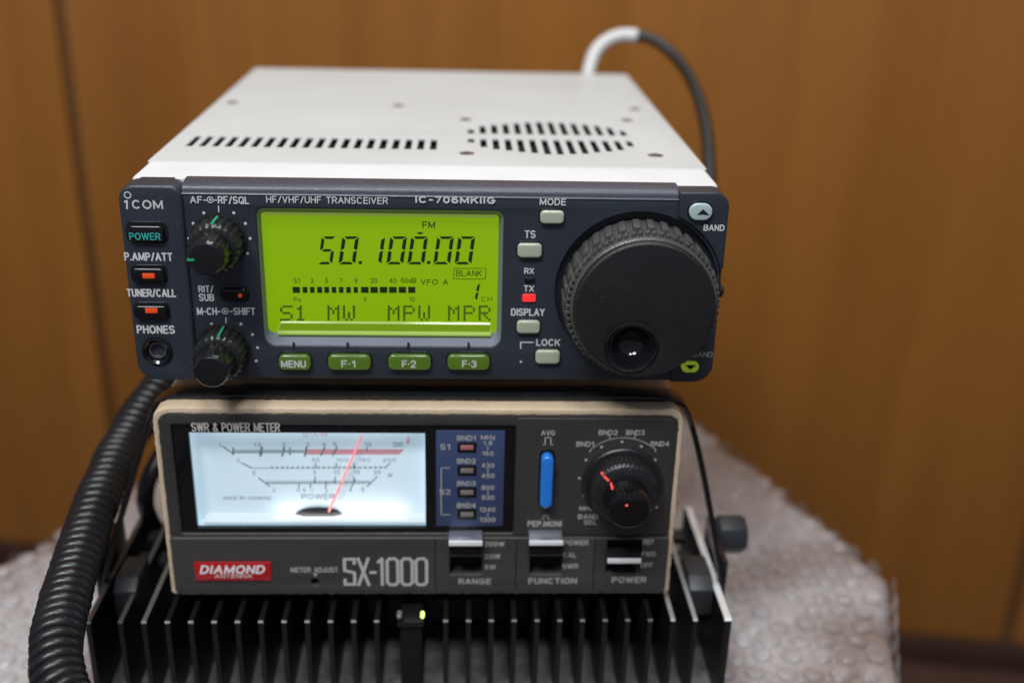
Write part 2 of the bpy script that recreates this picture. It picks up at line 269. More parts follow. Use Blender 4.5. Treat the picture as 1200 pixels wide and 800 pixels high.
# (width, strokes) per character, drawn in a 1 high cell
GL = {'A': (.72, [[(0, 0), (.5, 1), (1, 0)], [(.17, .34), (.83, .34)]]), 'B': (.62, [[(0, 0), (0, 1)], _bowl(.53, 1), _bowl(0, .53)]), 'C': (.70, [_C]), 'D': (.66, [[(0, 0), (0, 1)], _bowl(0, 1, 0, .4)]),
 'E': (.54, [[(1, 1), (0, 1), (0, 0), (1, 0)], [(0, .52), (.9, .52)]]), 'F': (.52, [[(1, 1), (0, 1), (0, 0)], [(0, .52), (.88, .52)]]), 'G': (.72, [_arc(.5, .5, .5, .5, 50, 350, 16)+[(1, .46), (.58, .46)]]), 'H': (.62, [[(0, 0), (0, 1)], [(1, 0), (1, 1)], [(0, .52), (1, .52)]]),
 'I': (.02, [[(.5, 0), (.5, 1)]]), 'J': (.45, [[(1, 1), (1, .3)]+_arc(.5, .3, .5, .3, 0, -180)[1:]]), 'K': (.62, [[(0, 0), (0, 1)], [(1, 1), (0, .38)], [(.38, .62), (1, 0)]]), 'L': (.50, [[(0, 1), (0, 0), (1, 0)]]), 'M': (.80, [[(0, 0), (0, 1), (.5, .12), (1, 1), (1, 0)]]),
 'N': (.64, [[(0, 0), (0, 1), (1, 0), (1, 1)]]), 'O': (.74, [_arc(.5, .5, .5, .5, 0, 360, 18)]), 'P': (.58, [[(0, 0), (0, 1)], _bowl(.46, 1)]), 'Q': (.74, [_arc(.5, .5, .5, .5, 0, 360, 18), [(.6, .28), (1, -.04)]]), 'R': (.62, [[(0, 0), (0, 1)], _bowl(.48, 1), [(.55, .48), (1, 0)]]),
 'S': (.60, [_arc(.5, .75, .5, .25, 30, 270, 9)+_arc(.5, .25, .5, .25, 90, -150, 9)[1:]]), 'T': (.60, [[(0, 1), (1, 1)], [(.5, 1), (.5, 0)]]), 'U': (.62, [[(0, 1), (0, .32)]+_arc(.5, .32, .5, .32, 180, 360)[1:]+[(1, 1)]]), 'V': (.66, [[(0, 1), (.5, 0), (1, 1)]]),
 'W': (.98, [[(0, 1), (.25, 0), (.5, 1), (.75, 0), (1, 1)]]), 'X': (.62, [[(0, 0), (1, 1)], [(0, 1), (1, 0)]]), 'Y': (.62, [[(0, 1), (.5, .5), (1, 1)], [(.5, .5), (.5, 0)]]), 'Z': (.58, [[(0, 1), (1, 1), (0, 0), (1, 0)]]),
 '0': (.54, [_arc(.5, .5, .5, .5, 0, 360, 16)]), '1': (.26, [[(0, .76), (1, 1), (1, 0)]]), '2': (.54, [_arc(.5, .7, .5, .3, 170, -20, 9)+[(0, 0), (1, 0)]]), '3': (.54, [_arc(.48, .76, .46, .24, 160, -90, 9)+_arc(.48, .26, .52, .26, 90, -160, 9)[1:]]), '4': (.56, [[(.75, 0), (.75, 1), (0, .28), (1, .28)]]),
 '5': (.54, [[(.92, 1), (.15, 1), (.05, .5)]+_arc(.48, .32, .5, .32, 130, -150, 10)]), '6': (.54, [[(.85, .95)]+_arc(.5, .62, .5, .38, 75, 180, 5)+[(0, .3)], _arc(.5, .3, .5, .3, 0, 360, 14)]), '7': (.52, [[(0, 1), (1, 1), (.35, 0)]]), '8': (.54, [_arc(.5, .76, .42, .24, 0, 360, 14), _arc(.5, .27, .5, .27, 0, 360, 14)]), '9': (.54, [_arc(.5, .7, .5, .3, 0, 360, 14), [(1, .7)]+_arc(.5, .4, .5, .4, 0, -120, 7)]),
 '/': (.40, [[(0, -.04), (1, 1.04)]]), '-': (.30, [[(0, .45), (1, .45)]]), '.': (.03, [[(.3, .02), (.7, .07)]]), '·': (.05, [[(.3, .46), (.7, .54)]]), '&': (.68, [[(1, 0), (.25, .72)]+_arc(.46, .8, .24, .2, 190, -20, 8)+[(.1, .38)]+_arc(.42, .24, .42, .24, 150, 380, 9)]),
 'z': (.42, [[(0, .62), (1, .62), (0, 0), (1, 0)]]), 'd': (.48, [[(1, 1), (1, 0)], _arc(.5, .32, .5, .32, 0, 360, 12)]), 'o': (.48, [_arc(.5, .32, .5, .32, 0, 360, 12)]), ' ': (.28, [])}
def legend(body, box, y, mat, parent, bold=.02, shear=0, name='printed_legend', mb=None):
    """printed word filling the photo rectangle box=(x0,y0,x1,y1) where the sight lines meet the panel plane"""
    x0, y0, x1, y1 = box; cx = (x0+x1)/2; cy = (y0+y1)/2
    L = on(x0, cy, 1, y).x; R_ = on(x1, cy, 1, y).x; T = on(cx, y0, 1, y).z; Bz = on(cx, y1, 1, y).z
    h = T-Bz; sw_ = h*(.10+bold*2.2); gap = .16+sw_/h*.9; tot = sum(GL[c][0] for c in body)+gap*(len(body)-1)
    kx = (R_-L-sw_)/max(tot, .01); kz = h-sw_; q = MB(); pen = 0; n = 0
    if len(body) == 1: kx = min(kx, kz*1.1)
    for c in body:
        wc, st = GL[c]
        for line in st:
            m0 = len(q.v); q.ribbon([(L+sw_/2+(pen+u*wc)*kx+shear*h*(v-.5)*.5, Bz+sw_/2+v*kz) for u, v in line], y-.05, sw_)
            for k in range(m0, len(q.v)): a = q.v[k]; q.v[k] = (a[0], a[1]-.0006*((k-m0)//4)-.0004*(n % 3), a[2])
            n += 1
        pen += wc+gap
    return q.build(name, mat, parent, smooth=0, fix=False)
def rect(box, y):
    x0, y0, x1, y1 = box; cx = (x0+x1)/2; cy = (y0+y1)/2
    return on(x0, cy, 1, y).x, on(x1, cy, 1, y).x, on(cx, y1, 1, y).z, on(cx, y0, 1, y).z
C2 = lambda x, y: (130+.325*x, 200+.325*y)
C3 = lambda x, y: (300+.3*x, 210+.3*y)
C4 = lambda x, y: (590+.3248*x, 200+.325*y)
C6 = lambda x, y: (160+.3375*x, 440+.3375*y)
C7 = lambda x, y: (490+.3375*x, 440+.3375*y)
CL = lambda x, y: (320+.2208*x, 310+.2208*y)
CD = lambda x, y: (365+.18333*x, 250+.18333*y)
def B(C, x0, y0, x1, y1): a = C(x0, y0); b = C(x1, y1); return (a[0], a[1], b[0], b[1])

# ================================================================== SETTING
WS = -.178; WY = 425.; FZ = -392.
wn = Vector((-WS, 1, 0)).normalized()                  # wall normal (away from the room)
def wall_pt(px, py):
    d = ray(px, py); p0 = Vector((0, WY, 0)); t = (p0-CAM).dot(wn)/d.dot(wn); return CAM+d*t
wd = Vector((1, WS, 0)).normalized()
def wall_s(px, py): return (wall_pt(px, py)-Vector((0, WY, 0))).dot(wd)
wall = bpy.data.objects.new('wall', None); col.objects.link(wall); wall.location = Vector((0, WY, FZ))*S; wall['kind'] = 'structure'; wall['_o'] = [0., WY, FZ]
def wallbox(name, s0, s1, z0, z1, d0, d1, mat, bev=1.0):
    q = MB(); o = Vector((0, WY, 0)); vs = []
    for s_ in (s0, s1):
        for d_ in (d0, d1):
            for z in (z0, z1): p = o+wd*s_+wn*d_; vs.append((p.x, p.y, z))
    q.add(vs, [(0, 1, 3, 2), (4, 6, 7, 5), (0, 4, 5, 1), (2, 3, 7, 6), (0, 2, 6, 4), (1, 5, 7, 3)])
    return q.build(name, mat, wall, bevel=bev)
sl = (wall_s(65, 0)+wall_s(130, 480))/2; sr = (wall_s(1196, 660)+wall_s(1186, 740))/2
seams = [sl-520, sl, sr, sr+520]; g = 4
edges = [-1500]+seams+[1500]
for i, (a, b) in enumerate(zip(edges, edges[1:])):
    wallbox('wall_panel', a+g, b-g, FZ+24, 900, 0, 8, ['wood2', 'wood', 'wood2', 'wood', 'wood'][i], 2)
for s_ in seams: wallbox('seam_batten', s_-g-1, s_+g+1, FZ+24, 900, 4.5, 9.5, 'seam', 0)
wallbox('skirting_board', -1500, 1500, FZ, FZ+23.5, -3, 6, 'skirt', 1.5)
fl = MB(); fl.box(-1600, 1600, -1200, 900, FZ-10, FZ); f_ = fl.build('floor', 'floor'); f_['kind'] = 'structure'

# ------------------------------------------------------------------ bubble wrapped parcel
ZP = -122.
pb = thing('wrapped_parcel', (0, 60, FZ), 'large parcel wrapped in clear bubble wrap, underneath the whole stack of radio gear', 'parcel')
def zp(px, py): p = on(px, py, 2, ZP); return (p.x, p.y)
a0 = zp(0, 652); a1 = zp(74, 617); a2 = zp(171, 555); r0 = zp(805, 478); r1 = zp(1047, 672); r2 = zp(1053, 800)
poly = [(a0[0]-45, a0[1]-62), a0, a1, a2, (a2[0]+45, a2[1]+78), (-40, r0[1]+12), r0, ((r0[0]+r1[0])/2, (r0[1]+r1[1])/2), r1, r2, (r2[0]-12, r2[1]-75), (-150, r2[1]-85), (a0[0]-60, r2[1]-60)]
def resample(poly, step):
    out = []
    for a, b in zip(poly, poly[1:]+poly[:1]):
        a = Vector(a); b = Vector(b); n = max(1, int((b-a).length/step))
        for i in range(n): out.append(a+(b-a)*i/n)
    return out
pl = resample(poly, 6)
for _ in range(0): pl = [(pl[i-1]+pl[i]*2+pl[(i+1) % len(pl)])/4 for i in range(len(pl))]
cen = Vector((5, 75))
def wn_(x, y, z, k): return noise.noise(Vector((x, y, z))*k)
q = MB(); rings = []
for (k, dz) in [(0.02, 0), (.15, 0), (.3, 0), (.45, 0), (.6, 0), (.72, 0), (.82, 0), (.9, -.2), (.955, -1), (.985, -3), (1.0, -7), (1.008, -14), (1.012, -26), (1.018, -40), (1.022, -60), (1.02, -90), (1.02, -130), (1.015, -180), (1.0, FZ-ZP)]:
    ring = []
    for p in pl:
        v = cen+(p-cen)*k; amp = 1.6*max(0, (k-.55)/.45) if k < 1 else 1.8
        n1 = wn_(v.x, v.y, dz, .03)*amp*1.5+wn_(v.x, v.y, dz, .09)*amp*.8
        dr = (p-cen).normalized()*n1*(1 if k > .95 else 0)
        ring.append((v.x+dr.x, v.y+dr.y, ZP+dz+(n1*.7 if dz > -60 else 0)))
    rings.append(ring)
q.loft(rings, True, False); q.build('wrap_sheet', 'wrap', pb, smooth=60)
bb = MB()
def bubble(c, n, r, h):
    n = Vector(n).normalized(); t = n.orthogonal().normalized(); b = n.cross(t); c = Vector(c); rs = []
    for (rr, hh) in ((1, -.1), (.97, .45), (.78, .85), (.4, 1)):
        rs.append([tuple(c+(t*math.cos(j*math.pi/4)+b*math.sin(j*math.pi/4))*r*rr+n*h*hh) for j in range(8)])
    bb.loft(rs, False, True)
def inside(pt):
    c = False
    for i in range(len(pl)):
        a = pl[i]; b = pl[i-1]
        if (a.y > pt.y) != (b.y > pt.y) and pt.x < (b.x-a.x)*(pt.y-a.y)/(b.y-a.y)+a.x: c = not c
    return c
pitch = 10.4; j = 0; y = -90.
while y < 270:
    x = -260+(j % 2)*pitch/2
    while x < 240:
        p = Vector((x+random.uniform(-.9, .9), y+random.uniform(-.9, .9)))
        if inside(cen+(p-cen)*1.045) and not (-95 < p.x < 85 and -10 < p.y < 110):
            nn = (wn_(p.x, p.y, 1, .05)*.5+random.uniform(-.13, .13), wn_(p.x, p.y, 9, .05)*.5+random.uniform(-.13, .13), 1)
            bubble((p.x, p.y, ZP+.2), nn, random.uniform(3.6, 4.7), random.uniform(.9, 2.3)*(1 if p.y < 110 else .5))
        x += pitch
    y += pitch*.866; j += 1
P0 = resample([tuple(p) for p in pl], 3)
acc = 0
for i in range(len(pl)):
    a = pl[i]; b = pl[(i+1) % len(pl)]; acc += (b-a).length
    if acc < pitch: continue
    acc = 0; t = (b-a).normalized(); nn = Vector((t.y, -t.x)); 
    if nn.dot(a-cen) < 0: nn = -nn
    for k in range(9):
        z = ZP-6-k*pitch*.9; p = cen+(a-cen)*1.006+(t*(pitch/2) if k % 2 else Vector((0, 0)))
        bubble((p.x, p.y, z), (nn.x, nn.y, .1), random.uniform(3.9, 4.7), random.uniform(.3, .9))
bo = bb.build('bubbles', 'bubble', pb, smooth=60, kind='stuff', fix=False)

# ================================================================== HEAT SINK UNIT
FX0, FX1, HY0, HY1, HZ = -103.3, 93.2, -13.5, 56., -75.
hs = thing('heat_sink_unit', (-5, 30, ZP+3), 'black finned heat sink amplifier, lowest of the three stacked units, with a small green lamp', 'amplifier')
q = MB(); q.box(FX0+.2, FX1-.2, 26, 150, ZP+3, HZ-20)
q.add([(x, yy, zz) for x in (FX0+.6, FX1-.6) for (yy, zz) in ((HY0+2, ZP+3), (26.5, ZP+3), (26.5, -104), (HY0+2, -106.5))], [(0, 1, 2, 3), (7, 6, 5, 4), (0, 4, 5, 1), (1, 5, 6, 2), (2, 6, 7, 3), (3, 7, 4, 0)])
q.build('heat_sink_base', 'anod_base', hs, bevel=.6)
q = MB(); q.box(FX0+8, FX1-8, 58, 145, HZ-20, HZ-14); q.build('rear_cover', 'anod', hs, bevel=1)
def finmesh(t, y1):
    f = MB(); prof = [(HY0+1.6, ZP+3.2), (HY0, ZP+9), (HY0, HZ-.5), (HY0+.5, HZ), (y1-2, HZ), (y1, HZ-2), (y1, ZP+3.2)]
    a = [(-t/2, y, z) for y, z in prof]; b = [(t/2, y, z) for y, z in prof]; n = len(prof)
    f.add(a+b, [tuple(range(n)), tuple(range(2*n-1, n-1, -1))], 0)
    for i in range(n):
        k = (i+1) % n; f.add([a[i], b[i], b[k], a[k]], [(0, 1, 2, 3)], 1 if i in (2, 3) else 0)
    return f
fins = [FX0]+[-93.6+7.06*k for k in range(26) if k not in (12, 13)]+[FX1]
o0 = origin_of(hs)
mesh0 = None
for i, x in enumerate(fins):
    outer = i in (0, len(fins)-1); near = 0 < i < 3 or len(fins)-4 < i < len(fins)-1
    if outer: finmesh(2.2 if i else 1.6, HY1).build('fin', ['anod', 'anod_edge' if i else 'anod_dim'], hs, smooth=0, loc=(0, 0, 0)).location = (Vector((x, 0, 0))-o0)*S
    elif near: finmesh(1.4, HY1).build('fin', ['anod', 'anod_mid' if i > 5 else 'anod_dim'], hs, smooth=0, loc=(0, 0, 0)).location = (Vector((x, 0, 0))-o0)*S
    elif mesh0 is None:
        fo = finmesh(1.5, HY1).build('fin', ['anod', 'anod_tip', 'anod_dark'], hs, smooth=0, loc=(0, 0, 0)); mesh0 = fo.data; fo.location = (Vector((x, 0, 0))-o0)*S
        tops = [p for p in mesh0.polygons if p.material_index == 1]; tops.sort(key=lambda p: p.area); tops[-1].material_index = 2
    else:
        fo = bpy.data.objects.new('fin', mesh0); col.objects.link(fo); fo.parent = hs; fo.location = (Vector((x, 0, 0))-o0)*S
q = MB(); q.box(-8.9, -2.0, HY0+.8, 30, ZP+3.1, HZ-2.5); q.build('centre_post', 'anod_dark', hs, bevel=.6)
q = MB(); q.box(-9.6, -1.4, HY0-.2, HY0+5, HZ-2.3, HZ-.2); lb = q.build('lamp_holder', 'anod', hs, bevel=.4)
def ball(name, px, py, y, r, mat, parent):
    c = on(px, py, 1, y); b = MB(); b.lathe(c.x, c.z, [(r, y+2), (r, y), (r*.85, y-r*.5), (r*.5, y-r*.85), (r*.1, y-r)], 16); return b.build(name, mat, parent)
ball('clear_lamp', 468, 722, HY0-.2, .9, 'lamp_clear', hs); ball('green_lamp', 495, 722, HY0-.2, .6, 'led_green', hs)
for (px0, px1, s_) in ((133, 160, 1), (808, 836, 1)):
    a = on(px0, 690, 1, 2); b = on(px1, 690, 1, 2)
    q = MB(); x0, x1 = a.x, b.x; z1 = HZ+3.5
    q.add([(x, yy, zz) for x in (x0, x1) for (yy, zz) in ((1, HZ-9), (17, HZ-9), (17, z1), (5.5, z1), (1, z1-3))], [(0, 1, 2, 3, 4), (9, 8, 7, 6, 5), (0, 5, 6, 1), (1, 6, 7, 2), (2, 7, 8, 3), (3, 8, 9, 4), (4, 9, 5, 0)])
    q.build('mounting_block', 'block', hs, bevel=.5)
for y in (30, 44):
    for x in (FX0+8, FX1-8):
        q = MB(); q.box(x-5, x+5, y-3, y+3, HZ-8, HZ-5); q.build('cross_tab', 'block', hs, bevel=.4)

# ================================================================== SWR METER
MX0, MX1, MZ0, MZ1, MY = -80.0, 75.7, -71.0, -7.2, -3.5
ms = thing('swr_power_meter', (-2, 45, MZ0), 'beige cased meter with lit white scale and red needle, middle unit of the stack', 'meter')
def ragged(poly, amp, k):
    out = []
    P = resample(poly, 1.2)
    for i, p in enumerate(P):
        a = P[i-1]; b = P[(i+1) % len(P)]; t = (b-a).normalized(); n = Vector((t.y, -t.x)); s_ = wn_(p.x, p.y, 3.3, k)*amp
        out.append(tuple(p+n*s_))
    return out
inner = ragged(rrect(MX0+2.3, MX1-2.3, MZ0-1.5, MZ1-3.0, [2, 2, 4.5, 4.5]), .35, .35)
plate('case_edge', ragged(rrect(MX0, MX1, MZ0-.5, MZ1, [1.5, 1.5, 4.5, 4.5]), .28, .6), [ragged(rrect(MX0+1.5, MX1-1.5, MZ0+.0, MZ1-2.1, [2, 2, 3.5, 3.5]), .32, .9)], MY-.6, MY+6, .5, 'case_beige', ms)
q = MB(); prof = rrect(MX0+.3, MX1-.3, MZ0, MZ1-.25, [1.5, 1.5, 4.2, 4.2], 5)
q.loft([[(x, MY+1.5, z) for x, z in prof], [(x, 100, z) for x, z in prof]], False, True); q.build('case', 'case_beige', ms)
# bezel with holes for window
win = rect(B(C6, 196, 198, 1003, 527), MY+.5)
WX0, WX1, WZ0, WZ1 = win
up = rect(B(C6, 92, 140, 1060, 560), MY)
GX = on(603, 560, 1, MY).x                               # where the black window ends and the grey control module begins
LZ = on(400, 627, 1, MY).z                               # ledge between upper and lower panels
plate('front_bezel', rrect(MX0+1.4, MX1-1.4, LZ-.5, MZ1-2.0, [1, 1, 3.4, 3.4]), [rrect(MX0+5, GX, LZ+.9, MZ1-5.6, .8, 3)], MY-.4, MY+4, .5, 'meter_grey', ms)
ac = plate('window_pane_surround', rrect(MX0+5.1, GX-.1, LZ+1, MZ1-5.7, .8, 3), [[(WX0, WZ0), (WX1, WZ0), (WX1, WZ1), (WX0, WZ1)]], MY+.4, MY+2, .1, 'acrylic', ms)
# scale card, recessed
FY = MY+5.0
q = MB(); q.quad(WX0-2, WX1+2, WZ0-3, WZ1+3, FY); card = q.build('scale_card', 'meter_face', ms, smooth=0)
q = MB(); q.loft([[(WX0, MY+2, WZ0), (WX1, MY+2, WZ0), (WX1, MY+2, WZ1), (WX0, MY+2, WZ1)], [(WX0-.6, FY, WZ0-.3), (WX1+.6, FY, WZ0-.3), (WX1+.6, FY, WZ1+.6), (WX0-.6, FY, WZ1+.6)]], False, False); q.build('window_well', 'meter_face', ms, smooth=0)
wl_ = bpy.data.lights.new('window_lamp', 'AREA'); wl_.shape = 'RECTANGLE'; wl_.size = .060; wl_.size_y = .002; wl_.energy = .0045; wl_.color = (.70, .90, 1)
wo_ = bpy.data.objects.new('window_lamp', wl_); col.objects.link(wo_); wo_.parent = ms; wo_.location = (Vector(((WX0+WX1)/2, MY+2.7, WZ1+.3))-origin_of(ms))*S; wo_.rotation_euler = (math.radians(25), 0, 0)
wl2 = bpy.data.lights.new('window_lamp', 'AREA'); wl2.shape = 'RECTANGLE'; wl2.size = .040; wl2.size_y = .002; wl2.energy = .0016; wl2.color = (1, .97, .95)
wo2 = bpy.data.objects.new('window_lamp', wl2); col.objects.link(wo2); wo2.parent = ms; wo2.location = (Vector((WX1-26, MY+1.9, WZ0+2.2))-origin_of(ms))*S; wo2.rotation_euler = (math.radians(150), 0, 0)
def fp(x, y, C=C6): a = C(x, y); p = on(a[0], a[1], 1, FY); return (p.x, p.z)
sk = MB(); y_ = FY-.05
sk.ribbon([fp(300, 245), fp(335, 270)], y_, .4); sk.ribbon([fp(335, 265), fp(590, 262)], y_, .22)
for k in range(34):
    a = 335+k*7.6; h = 11 if k % 13 == 0 else 6; sk.ribbon([fp(a, 262-h), fp(a, 262+h)], y_, .30 if h < 10 else .5)
for x in (433, 510, 588): sk.ribbon([fp(x+3, 248), fp(x-4, 278)], y_, .55)
sk.ribbon([fp(365, 302), fp(400, 320)], y_, .4); sk.ribbon([fp(400, 320), fp(865, 318)], y_, .2)
for x in range(470, 860, 18): sk.ribbon([fp(x, 314), fp(x, 322)], y_, .3)
for x in (622, 694, 755): sk.ribbon([fp(x, 304), fp(x, 320)], y_, .35)
sk.ribbon([fp(880, 303), fp(862, 320)], y_, .35)
sk.ribbon([fp(425, 355), fp(462, 383)], y_, .4); sk.ribbon([fp(450, 372), fp(815, 369)], y_, .2)
for x in range(455, 815, 10): sk.ribbon([fp(x, 364), fp(x, 376)], y_, .28)
for x in (565, 605, 658, 620, 690, 755): sk.ribbon([fp(x, 350 if x in (620, 690, 755) else 368), fp(x-2, 372 if x in (620, 690, 755) else 388)], y_, .35)
sk.ribbon([fp(835, 350), fp(800, 385)], y_, .35); sk.ribbon([fp(760, 360), fp(745, 388)], y_, .35)
for x in (648, 690): sk.ribbon([fp(x+6, 248), fp(x-8, 276)], y_, .5)
for x in (800,): sk.ribbon([fp(x, 248), fp(x, 262)], y_, .4)
sk.build('scale_marks', 'scale_ink', card, smooth=0, fix=False)
rd = MB(); a = fp(590, 255); b = fp(930, 255); c = fp(912, 273); d = fp(586, 273)
rd.add([(a[0], FY-.03, a[1]), (b[0], FY-.03, b[1]), (c[0], FY-.03, c[1]), (d[0], FY-.03, d[1])], [(0, 1, 2, 3)]); rd.build('red_scale_band', 'scale_red', card, smooth=0)
for t_, x0, y0, x1, y1, mm in [('1', 287, 233, 294, 246, 'scale_ink'), ('1.5', 407, 232, 432, 247, 'scale_ink'), ('2', 506, 232, 516, 247, 'scale_ink'), ('3', 588, 231, 600, 246, 'scale_ink'), ('4', 645, 231, 657, 246, 'scale_ink'), ('5', 684, 231, 696, 246, 'scale_ink'), ('10', 790, 231, 815, 246, 'scale_ink'), ('200', 890, 230, 925, 246, 'scale_ink'),
                           ('0', 349, 287, 360, 300, 'scale_ink'), ('0', 403, 330, 414, 344, 'scale_ink'), ('0', 473, 391, 484, 403, 'scale_ink'), ('50', 610, 286, 636, 298, 'scale_ink'), ('100', 692, 286, 735, 298, 'scale_ink'), ('150', 772, 286, 812, 298, 'scale_ink'), ('200', 856, 286, 900, 298, 'scale_ink'),
                           ('5', 614, 328, 625, 341, 'scale_ink'), ('10', 684, 328, 706, 341, 'scale_ink'), ('15', 752, 328, 776, 341, 'scale_ink'), ('20', 825, 328, 848, 341, 'scale_ink'), ('0.5', 556, 391, 588, 402, 'scale_ink'), ('1', 606, 391, 611, 403, 'scale_ink'), ('2', 655, 391, 664, 403, 'scale_ink'), ('3', 697, 391, 706, 403, 'scale_ink'), ('4', 738, 388, 748, 402, 'scale_ink'), ('5', 781, 388, 791, 402, 'scale_ink'),
                           ('POWER', 573, 410, 688, 428, 'scale_ink'), ('MADE BY DIAMOND', 302, 418, 468, 430, 'scale_ink_pale'), ('W', 872, 338, 893, 352, 'scale_ink'), ('SWR', 576, 199, 664, 212, 'scale_red'), ('HI', 938, 212, 948, 226, 'scale_red')]:
    legend(t_, B(C6, x0, y0, x1, y1), FY-.01, mm, card, .01, name='scale_figure')
q = MB(); q.add([(fp(935, 226)[0], y_, fp(935, 226)[1]), (fp(950, 226)[0], y_, fp(950, 226)[1]), (fp(942, 240)[0], y_, fp(942, 240)[1])], [(0, 1, 2)]); q.build('red_pointer_mark', 'scale_red', card, smooth=0)
pc = fp(634, 478); q = MB(); n = 20; R0 = 7.4
q.loft([[(pc[0]+R0*math.cos(math.pi*i/n), FY-.6, pc[1]-.4+R0*.42*math.sin(math.pi*i/n)) for i in range(n+1)], [(pc[0]+R0*.6*math.cos(math.pi*i/n), FY-1.4, pc[1]-.4+R0*.26*math.sin(math.pi*i/n)) for i in range(n+1)]], True, True); q.build('needle_hub', 'black', ms)
nd = MB(); a = on(*C6(668, 470), 1, MY+3.4); b = on(*C6(783, 208), 1, MY+3.4); nd.tube([a, b], lambda t: .36-.08*t, 8); nd.build('needle', 'meter_needle', ms)
# bright ledge at the foot of the window
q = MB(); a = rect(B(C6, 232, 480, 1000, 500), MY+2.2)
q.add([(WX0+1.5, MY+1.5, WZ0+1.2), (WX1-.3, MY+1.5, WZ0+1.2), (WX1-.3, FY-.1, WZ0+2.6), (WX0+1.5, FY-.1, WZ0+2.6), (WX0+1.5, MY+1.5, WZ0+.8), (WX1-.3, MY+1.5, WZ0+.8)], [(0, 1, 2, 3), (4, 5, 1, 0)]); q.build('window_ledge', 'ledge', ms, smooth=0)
legend('SWR & POWER METER', B(C6, 190, 163, 498, 194), MY-.4, 'print_bold', ms, .02)
# indicator panel
bx = rect(B(C7, 62, 190, 298, 521), MY+.3)
q = MB(); q.box(bx[0], bx[1], MY+.1, MY+1, bx[2], bx[3]); ip = q.build('indicator_panel', 'blue_panel', ms, bevel=.15)
YI = MY+.1
for t_, x0, y0, x1, y1 in [('BND1', 135, 207, 200, 225), ('BND2', 135, 287, 200, 305), ('BND3', 135, 365, 200, 382), ('BND4', 135, 441, 200, 459), ('S1', 76, 236, 111, 257), ('S2', 74, 393, 112, 412), ('MHz', 218, 205, 268, 222), ('1.8', 226, 226, 258, 241), ('160', 222, 262, 262, 277),
                           ('430', 220, 303, 265, 319), ('450', 220, 339, 265, 355), ('800', 220, 380, 265, 396), ('930', 220, 414, 265, 430), ('1240', 213, 456, 268, 472), ('1300', 213, 491, 268, 507)]:
    legend(t_, B(C7, x0, y0, x1, y1), YI, 'print_dim', ip, .035)
def pp(x, y, Y, C=C7): a = C(x, y); p = on(a[0], a[1], 1, Y); return (p.x, p.z)
q = MB(); q.ribbon([pp(110, 319, YI), pp(80, 319, YI), pp(80, 482, YI), pp(110, 482, YI)], YI-.06, .3)
for (y0, y1) in ((246, 257), (323, 335), (400, 410), (476, 487)): q.ribbon([pp(242, y0, YI), pp(242, y1, YI)], YI-.06, .3)
q.build('bracket_line', 'print_dim', ip, smooth=0, fix=False)
for k, yy in enumerate((247, 327, 403, 479)):
    b_ = rect(B(C7, 137, yy-17, 202, yy+17), YI); q = MB(); q.box(b_[0], b_[1], YI-.35, YI+.1, b_[2], b_[3]); lw = q.build('led_surround', 'gloss', ip, bevel=.12)
    b_ = rect(B(C7, 147, yy-8, 192, yy+8), YI); q = MB(); q.box(b_[0], b_[1], YI-.5, YI-.3, b_[2], b_[3]); q.build('led_lens', 'led_pink' if k == 0 else 'led_off', lw, bevel=.08)
# control module
mod = rect(B(C7, 342, 152, 905, 553), MY-.4)
q = plate('control_module', rrect(GX+.3, MX1-2.6, LZ+.3, MZ1-2.9, [.5, .5, 2.8, .8]), [], MY-.75, MY+1, .25, 'meter_grey', ms); YC = MY-.75
for t_, x0, y0, x1, y1 in [('AVG', 427, 189, 476, 207), ('PEP.MONI', 380, 503, 498, 523), ('BND1', 549, 228, 610, 246), ('BND2', 627, 188, 693, 206), ('BND3', 722, 188, 787, 206), ('BND4', 807, 227, 872, 245), ('MHz', 560, 452, 607, 468), ('BAND', 555, 480, 625, 497), ('SEL', 575, 500, 620, 516)]:
    legend(t_, B(C7, x0, y0, x1, y1), YC, 'print_dim', ms, .035)
q = MB(); P_ = lambda x, y: pp(x, y, YC)
q.ribbon([P_(435, 239), P_(441, 239), P_(441, 214), P_(461, 214), P_(461, 239), P_(467, 239)], YC-.06, .35); q.ribbon([P_(430, 496), P_(436, 496), P_(436, 484), P_(450, 484), P_(450, 496), P_(456, 496)], YC-.06, .3)
arc = [P_(712+177*math.sin(math.radians(t)), 392-177*math.cos(math.radians(t))) for t in range(-39, 40, 3)]
q.ribbon([P_(596, 262)]+[P_(595, 250)]*0+arc+[P_(824, 262)], YC-.06, .42); q.ribbon([P_(668, 218), P_(662, 207)], YC-.06, .3); q.ribbon([P_(748, 218), P_(755, 207)], YC-.06, .3)
for (x, y) in ((583, 292), (560, 355), (575, 416), (823, 292), (708, 229), (637, 247), (775, 245), (828, 456)): q.disc(*P_(x, y), .45, YC-.06)
q.build('dial_scale', 'print_dim', ms, smooth=0, fix=False)
b_ = rect(B(C7, 425, 270, 468, 458), YC-2)
plate('slot_surround', rrect(b_[0]-.5, b_[1]+.5, b_[2]-.6, b_[3]+.6, 2.2, 8), [], YC-.15, YC+1, .1, 'gloss', ms)
plate('blue_push_button', rrect(b_[0], b_[1], b_[2]+.3, b_[3]-.6, (b_[1]-b_[0])/2-.01, 10), [], YC-3.2, YC+1, .7, 'blue_key', ms, bres=4)
